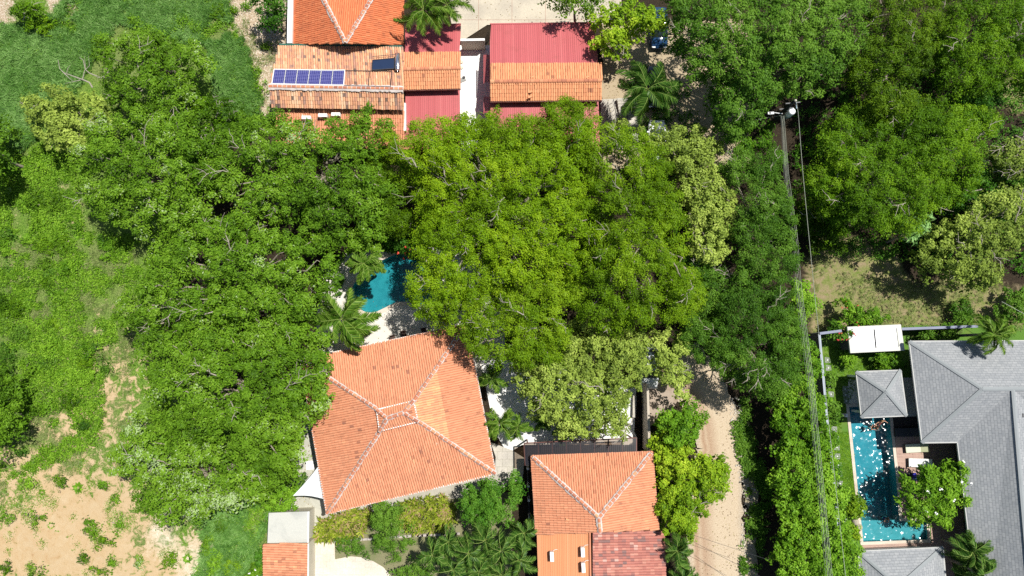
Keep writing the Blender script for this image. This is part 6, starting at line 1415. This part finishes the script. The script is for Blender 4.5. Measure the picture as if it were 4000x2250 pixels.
# croton beds: sword-leaved plants
def sword(label, pts, reg, seed, n, L_=.55, group='striped sword-leaved plants'):
    rng = np.random.default_rng(seed); poly = [S(reg, *p) for p in pts]; xs = [p[0] for p in poly]; ys = [p[1] for p in poly]
    px = rng.uniform(min(xs), max(xs), n * 4); py = rng.uniform(min(ys), max(ys), n * 4); k = sdist(px, py, poly) > 0; px, py = px[k][:n], py[k][:n]
    c = PN(px, py, np.full(px.size, .25)); r = thing('croton_bed', label, 'plants', centre([tuple(c.mean(0))]), group=None); Q = []; T_ = []
    for ci in c:
        a0 = rng.uniform(0, 6.28); base = rng.choice([.15, .45, .6, .75, 1.0])
        for j in range(11):
            a = a0 + j * 2.4; el_ = rng.uniform(.3, 1.0); d = np.array([math.cos(a) * math.cos(el_), math.sin(a) * math.cos(el_), math.sin(el_)]); l_ = L_ * rng.uniform(.7, 1.3); s_ = np.array([-math.sin(a), math.cos(a), 0]) * .06
            m1 = ci + d * l_ * .5; e = ci + d * l_ + np.array([0, 0, -.18 * l_]); Q.append([ci, m1 + s_, e, m1 - s_]); T_.append(base + rng.normal() * .22)
    quads_object('leaves', np.array(Q), np.array(T_), LM['croton'], r); return r
sword('bed of yellow-striped sword-leaved plants beside the shed with the flat roof', [(600, 960), (700, 860), (850, 820), (1000, 780), (1140, 780), (1150, 900), (1120, 1000), (1000, 1050), (800, 1080), (620, 1080)], 'F', 90, 85, .8)
sword('bed of golden sword-leaved plants below the long gutter of the square orange roof', [(1430, 740), (1560, 700), (1720, 650), (1900, 640), (1990, 760), (2000, 880), (1900, 980), (1700, 1010), (1500, 1000), (1420, 900)], 'F', 91, 130, .62)
# ---------------------------------------------------------------- palms
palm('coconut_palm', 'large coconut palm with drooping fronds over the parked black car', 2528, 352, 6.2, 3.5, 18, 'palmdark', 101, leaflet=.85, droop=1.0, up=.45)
palm('royal_palm', 'broad palm beside the round pool reaching over the corner of the square roof', 1338, 1246, 6.4, 3.4, 19, 'palm', 102, leaflet=.80, droop=.8, up=.40, wide=.045)
palm('date_palm', 'compact bushy palm at the upper left rim of the round pool', 1425, 1030, 5.6, 2.0, 28, 'palm', 103, leaflet=.50, droop=.7, up=.35, trunk_r=.2, wide=.05)
palm('queen_palm', 'feathery palm whose fronds hang over the narrow red roof at the top', 1655, 42, 6.4, 3.1, 15, 'palm', 104, leaflet=.70, droop=1.0, up=.5)
palm('queen_palm', 'feathery palm at the top edge beside the concrete yard', 1745, 20, 6.0, 2.8, 15, 'palm', 105, leaflet=.70, droop=1.0, up=.5)
palm('villa_palm', 'bushy palm leaning over the upper slope of the grey shingle roof', 3880, 1305, 5.4, 2.3, 22, 'palm', 106, leaflet=.60, droop=.9, up=.5)
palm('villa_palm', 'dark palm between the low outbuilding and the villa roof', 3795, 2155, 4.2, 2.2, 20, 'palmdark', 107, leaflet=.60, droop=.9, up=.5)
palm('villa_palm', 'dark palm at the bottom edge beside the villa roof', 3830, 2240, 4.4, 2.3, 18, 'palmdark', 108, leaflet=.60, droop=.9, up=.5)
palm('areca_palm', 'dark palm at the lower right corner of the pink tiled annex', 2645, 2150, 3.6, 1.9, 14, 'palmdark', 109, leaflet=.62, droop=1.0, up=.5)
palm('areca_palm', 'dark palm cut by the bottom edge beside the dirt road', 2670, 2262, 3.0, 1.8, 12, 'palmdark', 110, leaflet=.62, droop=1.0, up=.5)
palm('areca_palm', 'yellow-green palm clump on the white terrace beside the big square roof', 1948, 1655, 3.4, 2.1, 15, 'palm', 111, leaflet=.60, droop=.9, up=.5, trunk_r=.07)
palm('areca_palm', 'smaller yellow-green palm clump right beside the terrace palm', 2022, 1670, 3.0, 1.6, 13, 'palm', 112, leaflet=.55, droop=.9, up=.5, trunk_r=.07)
palm('fan_palm', 'small palm in the white terrace under the knotty pale tree', 2124, 1648, 1.8, 1.2, 16, 'palm', 113, leaflet=.45, droop=.8, up=.4, trunk_r=.07)
palm('fan_palm', 'palm half in shade between the big square roof and the pale tree', 1922, 1478, 3.2, 1.7, 16, 'palm', 114, leaflet=.55, droop=.8, up=.4, trunk_r=.08)
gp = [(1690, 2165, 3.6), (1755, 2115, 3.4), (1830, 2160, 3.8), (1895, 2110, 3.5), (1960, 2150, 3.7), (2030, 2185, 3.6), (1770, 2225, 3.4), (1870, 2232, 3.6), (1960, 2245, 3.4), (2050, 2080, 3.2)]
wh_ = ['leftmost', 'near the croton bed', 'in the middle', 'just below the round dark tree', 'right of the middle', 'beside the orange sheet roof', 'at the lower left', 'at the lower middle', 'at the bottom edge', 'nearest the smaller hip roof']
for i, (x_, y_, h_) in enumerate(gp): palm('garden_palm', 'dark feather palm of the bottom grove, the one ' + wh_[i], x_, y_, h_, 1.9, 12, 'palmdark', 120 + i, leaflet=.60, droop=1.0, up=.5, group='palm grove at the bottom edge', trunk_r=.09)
for i, (rg, x_, y_, lab) in enumerate((('F', 470, 480, 'tiny palm on the gravel path, right of the pair'), ('F', 395, 545, 'tiny palm on the gravel path, left of the pair'))): palm('dwarf_palm', lab, *S(rg, x_, y_), 1.1, .75, 12, 'palmdark', 140 + i, leaflet=.3, droop=.8, up=.4, trunk_r=.05)
palm('potted_palm', 'small bright potted palm beside the stone steps', *S('B', 1190, 1085), 1.3, .9, 9, 'palm', 142, leaflet=.3, droop=.9, up=.5, trunk_r=.05)
# ---------------------------------------------------------------- bare silver limbs of the upper-left tree
bb = MB(); rng = np.random.default_rng(8)
def limb(reg, pts, h, r):
    bb.tube([RP(reg, *p, h + .25 * math.sin(i)) for i, p in enumerate(pts)], [r * (1 - .75 * i / (len(pts) - 1)) for i in range(len(pts))], 6)
root = thing('dead_tree', 'leafless silver-grey forking limbs rising left of the bright green tree', 'tree', RP('D', 1270, 980))
limb('D', [(1275, 980), (1235, 900), (1190, 850), (1100, 790), (1010, 780), (900, 735), (860, 700), (835, 600), (800, 580)], 5.2, .09)
limb('D', [(930, 880), (900, 830), (830, 800), (720, 760), (640, 730), (600, 690), (583, 600)], 4.8, .08)
limb('D', [(830, 800), (740, 820), (650, 840)], 4.8, .05); limb('D', [(640, 730), (700, 790), (740, 820)], 4.8, .045); limb('D', [(670, 740), (680, 690), (710, 650)], 4.8, .03)
limb('D', [(1190, 850), (1215, 760), (1180, 730)], 5.4, .045); limb('D', [(1100, 790), (1095, 710)], 5.3, .035); limb('D', [(1100, 790), (1055, 740)], 5.3, .035)
limb('D', [(830, 800), (850, 710), (900, 660), (890, 560)], 4.9, .04); limb('D', [(860, 700), (850, 560)], 5.0, .03)
bb.build('limbs', BARKP, root)
p = RP('D', 1275, 980, 5.2); MB().tube([(p.x, p.y, 0), (p.x + .1, p.y, 2.5), p], [.25, .2, .1], 8).build('trunk', BARK, root)
bb = MB(); root = thing('dead_tree', 'leafless dark-grey branches in the shade between the olive and pale trees at right', 'tree', RP('Q', 2040, 470))
for pts in ([(2040, 480), (2130, 460), (2250, 430), (2360, 340), (2480, 300)], [(2040, 480), (2020, 570)], [(2120, 290), (2200, 160), (2300, 190), (2430, 170)], [(2360, 340), (2350, 420), (2240, 440)], [(2340, 310), (2450, 330), (2576, 320)], [(1960, 450), (2040, 480)]): limb('Q', pts, 3.8, .07)
bb.build('limbs', BARKP, root)
p = RP('Q', 2040, 480, 3.8); MB().tube([(p.x, p.y, 0), p], [.18, .08], 8).build('trunk', BARK, root)
bb = MB(); root = thing('dead_tree', 'leafless dead shrub limbs between the olive tree and the star-leaved tree', 'tree', RP('Q', 1780, 660))
for pts in ([(1690, 640), (1740, 640), (1790, 660), (1870, 680)], [(1790, 660), (1860, 580)], [(1740, 640), (1740, 700)]): limb('Q', pts, 3.4, .06)
bb.build('limbs', BARKP, root)
# ---------------------------------------------------------------- countless grass and low cover
def cover(name, polys, n, ln, wd, mat, seed, upright, hgt, mask=None, patch=3.0, thr=.45, kind='stuff'):
    rng = np.random.default_rng(seed); C_ = []
    for poly, k in polys:
        xs = [p[0] for p in poly]; ys = [p[1] for p in poly]; px = rng.uniform(min(xs), max(xs), k * 2); py = rng.uniform(min(ys), max(ys), k * 2)
        s_ = sdist(px, py, poly) + (rng.random(px.size) - .5) * 20 > 0; px, py = px[s_][:k], py[s_][:k]; c = PN(px, py, np.full(px.size, .0)); C_.append(c)
    c = np.concatenate(C_); nz = vnoise(c[:, 0] / patch, c[:, 1] / patch, seed) * .6 + vnoise(c[:, 0] / .8, c[:, 1] / .8, seed + 1) * .4
    k = nz > thr; c, nz = c[k], nz[k]; m_ = len(c); reps = n; idx_ = np.repeat(np.arange(m_), reps)
    pos = c[idx_] + rng.normal(size=(m_ * reps, 3)) * np.array([.16, .16, 0]); gz = (vnoise(pos[:, 0] / 6, pos[:, 1] / 6, 40) * .5 + vnoise(pos[:, 0] / 2, pos[:, 1] / 2, 41) * .15) * .7 - .05
    gz = np.where(pos[:, 0] < -12, gz, 0)
    pos[:, 2] = np.maximum(gz, 0) + hgt * rng.uniform(.2, 1, m_ * reps)
    if upright:
        ang = rng.uniform(0, 6.283, m_ * reps); dv = np.stack([np.cos(ang), np.sin(ang), np.full(ang.size, .45)], 1)
        pos[:, :2] = c[idx_][:, :2] + dv[:, :2] * ln * .42; tang = nrm(dv + rng.normal(size=dv.shape) * .2); nv = nrm(np.cross(tang, np.cross(tang, np.array([0, 0, 1.0])) + rng.normal(size=tang.shape) * .3)); q_ = leaf_quads(pos, nv, ln, wd, rng, tang)
    else:
        nv = nrm(np.array([0, 0, 1.0]) + rng.normal(size=pos.shape) * .6); q_ = leaf_quads(pos, nv, ln, wd, rng)
    t_ = .5 + (nz[idx_] - .5) * .6 + rng.normal(size=m_)[idx_] * .20 + rng.normal(size=m_ * reps) * .12; o = quads_object(name, q_, t_, LM[mat]); tag(o, kind=kind); STATS['leaves'] += m_ * reps; return o
TG = V_([(-60, 60), (100, 80), (220, -40), (560, -60), (590, 60), (630, 150), (660, 260), (640, 330), (560, 330), (530, 120), (300, 60), (180, 250), (60, 380), (-60, 330)])
LG = V_([(500, 1300), (680, 1200), (690, 1300), (660, 1360), (655, 1500), (480, 1500), (520, 1370)])
cover('tall_grass', [(TG, 4200), (LG, 1000)], 26, .62, .05, 'blade', 1, True, .35, thr=.32)
MF = V_([(-60, 330), (160, 260), (200, 480), (220, 590), (340, 600), (400, 640), (290, 760), (300, 880), (360, 960), (260, 1110), (100, 1180), (-60, 1240)])
def rubble(name, polys, size, mat, seed):
    rng = np.random.default_rng(seed); Q = []
    for poly, k in polys:
        xs = [p[0] for p in poly]; ys = [p[1] for p in poly]; px = rng.uniform(min(xs), max(xs), k * 3); py = rng.uniform(min(ys), max(ys), k * 3); s_ = sdist(px, py, poly) > 0
        for c in PN(px[s_][:k], py[s_][:k], np.full(len(px[s_][:k]), .02)):
            a = rng.uniform(.4, 1.6) * size * rng.uniform(.5, 1); b_ = a * rng.uniform(.5, 1); t_ = a * rng.uniform(.4, .8); th = rng.uniform(0, 6.3)
            R_ = np.array([[math.cos(th), -math.sin(th), 0], [math.sin(th), math.cos(th), 0], [0, 0, 1]])
            bb_ = [R_ @ np.array(v) + c for v in ((-a, -b_, -.05), (a, -b_, -.05), (a, b_, -.05), (-a, b_, -.05))]; tp = [R_ @ (np.array(v) * rng.uniform(.5, .9)) + c + np.array([0, 0, t_]) for v in ((-a, -b_, 0), (a, -b_, 0), (a, b_, 0), (-a, b_, 0))]
            Q.append(tp)
            for i in range(4): j = (i + 1) % 4; Q.append([bb_[i], bb_[j], tp[j], tp[i]])
    tag(quads_object(name, np.array(Q), rng.random(len(Q)), mat), kind='stuff')
rubble('rubble', [(V_([(1835, 1000), (1870, 1000), (1880, 1100), (1900, 1250), (1885, 1449), (1860, 1449), (1870, 1260), (1840, 1120)]), 420), (V_([(560, -20), (720, 100), (690, 190), (700, 300), (660, 240), (600, 60)]), 260), (V_([(-10, 0), (60, 0), (40, 60), (0, 80)]), 90), (V_([(640, 1340), (670, 1330), (665, 1449), (600, 1449)]), 60)], .10, plain('rubble_stone', (.52, .47, .40), .95, .25), 5)
def litter(name, polys, seed):
    rng = np.random.default_rng(seed); C_ = []
    for poly, k, h_ in polys:
        xs = [p[0] for p in poly]; ys = [p[1] for p in poly]; px = rng.uniform(min(xs), max(xs), k * 3); py = rng.uniform(min(ys), max(ys), k * 3); s_ = sdist(px, py, poly) > 0
        C_.append(PN(px[s_][:k], py[s_][:k], np.full(len(px[s_][:k]), h_)))
    c = np.concatenate(C_); nv = nrm(np.array([0, 0, 1.0]) + rng.normal(size=c.shape) * .2); tag(quads_object(name, leaf_quads(c, nv, .13, .07, rng), rng.random(len(c)), LITT), kind='stuff')
LITT = leafmat('fallen_leaf', L3(.14, .09, .05), L3(.28, .20, .10), L3(.42, .36, .16), trans=.1)
litter('leaf_litter', [([S('J', *p) for p in [(-100, 850), (300, 1100), (500, 1449), (-50, 1449)]], 70, .03), (V_([(1640, 930), (1780, 960), (1820, 1100), (1800, 1300), (1760, 1449), (1860, 1449), (1850, 1150), (1800, 940)]), 300, .03), (V_([(780, 680), (1100, 780), (1100, 850), (850, 900)]), 70, .03), (V_([(1170, 0), (1380, 0), (1380, 60), (1170, 50)]), 40, .03), (V_([(1510, 150), (1750, 200), (1750, 330), (1530, 280)]), 500, .03), (V_([(730, 1080), (790, 1130), (790, 1280), (740, 1290)]), 160, .03), ([S('H', *p) for p in [(1290, 0), (1640, 0), (1640, 450), (1300, 450)]], 40, .05)], 6)
cover('undergrowth', [(V_([(1990, 250), (2700, -60), (2700, 700), (2100, 640), (2000, 560)]), 3000), (V_([(1600, 150), (1750, 250), (1830, 700), (1760, 800), (1650, 700)]), 900)], 12, .24, .12, 'deep', 8, False, .5, thr=.35, patch=1.8)
cover('ground_cover', [(MF, 13500), (TG, 4500), (LG, 1200)], 11, .17, .11, 'cover', 2, False, .30, thr=.47, patch=2.4)
cover('dry_grass', [(V_([(-60, 600), (380, 640), (330, 900), (330, 1150), (150, 1200), (-60, 1300)]), 7000), (V_([(540, -40), (720, -40), (690, 320), (620, 300)]), 1200)], 7, .40, .03, 'dryblade', 3, True, .16, thr=.5, patch=3.5)
sandp = V_([(-60, 1180), (180, 1140), (330, 1180), (520, 1330), (520, 1500), (-60, 1500)])
cover('sand_weeds', [(sandp, 6500)], 9, .13, .05, 'field', 4, False, .10, thr=.62, patch=1.7)
cover('lawn_grass', [([S('I', *p) for p in [(560, 560), (1400, 800), (900, 900), (700, 1449), (600, 1449)]] , 2500), ([S('H', *p) for p in [(620, 0), (810, 0), (900, 660), (800, 1100), (760, 1100), (680, 500)]], 2200)], 8, .12, .03, 'cover', 5, True, .05, thr=.1)
dl = V_([(2040, 640), (2180, 600), (2300, 700), (2600, 740), (2650, 830), (2300, 850), (2060, 850)])
cover('lawn_weeds', [(dl, 3500)], 7, .20, .03, 'dryblade', 6, True, .10, thr=.5)
cover('verge_weeds', [(V_([(1830, 1020), (1880, 1000), (1900, 1130), (1940, 1240), (1900, 1449), (1860, 1449), (1890, 1260)]), 1200), (V_([(1000, 560), (1060, 580), (1030, 640), (870, 620), (850, 700), (800, 620), (900, 580)]), 900), (V_([(1340, 850), (1500, 830), (1600, 880), (1500, 930), (1320, 980)]), 600)], 12, .20, .12, 'deep2', 7, False, .35, thr=.5, patch=1.5)
print('leaves', STATS['leaves'], 'objects', len(bpy.data.objects))
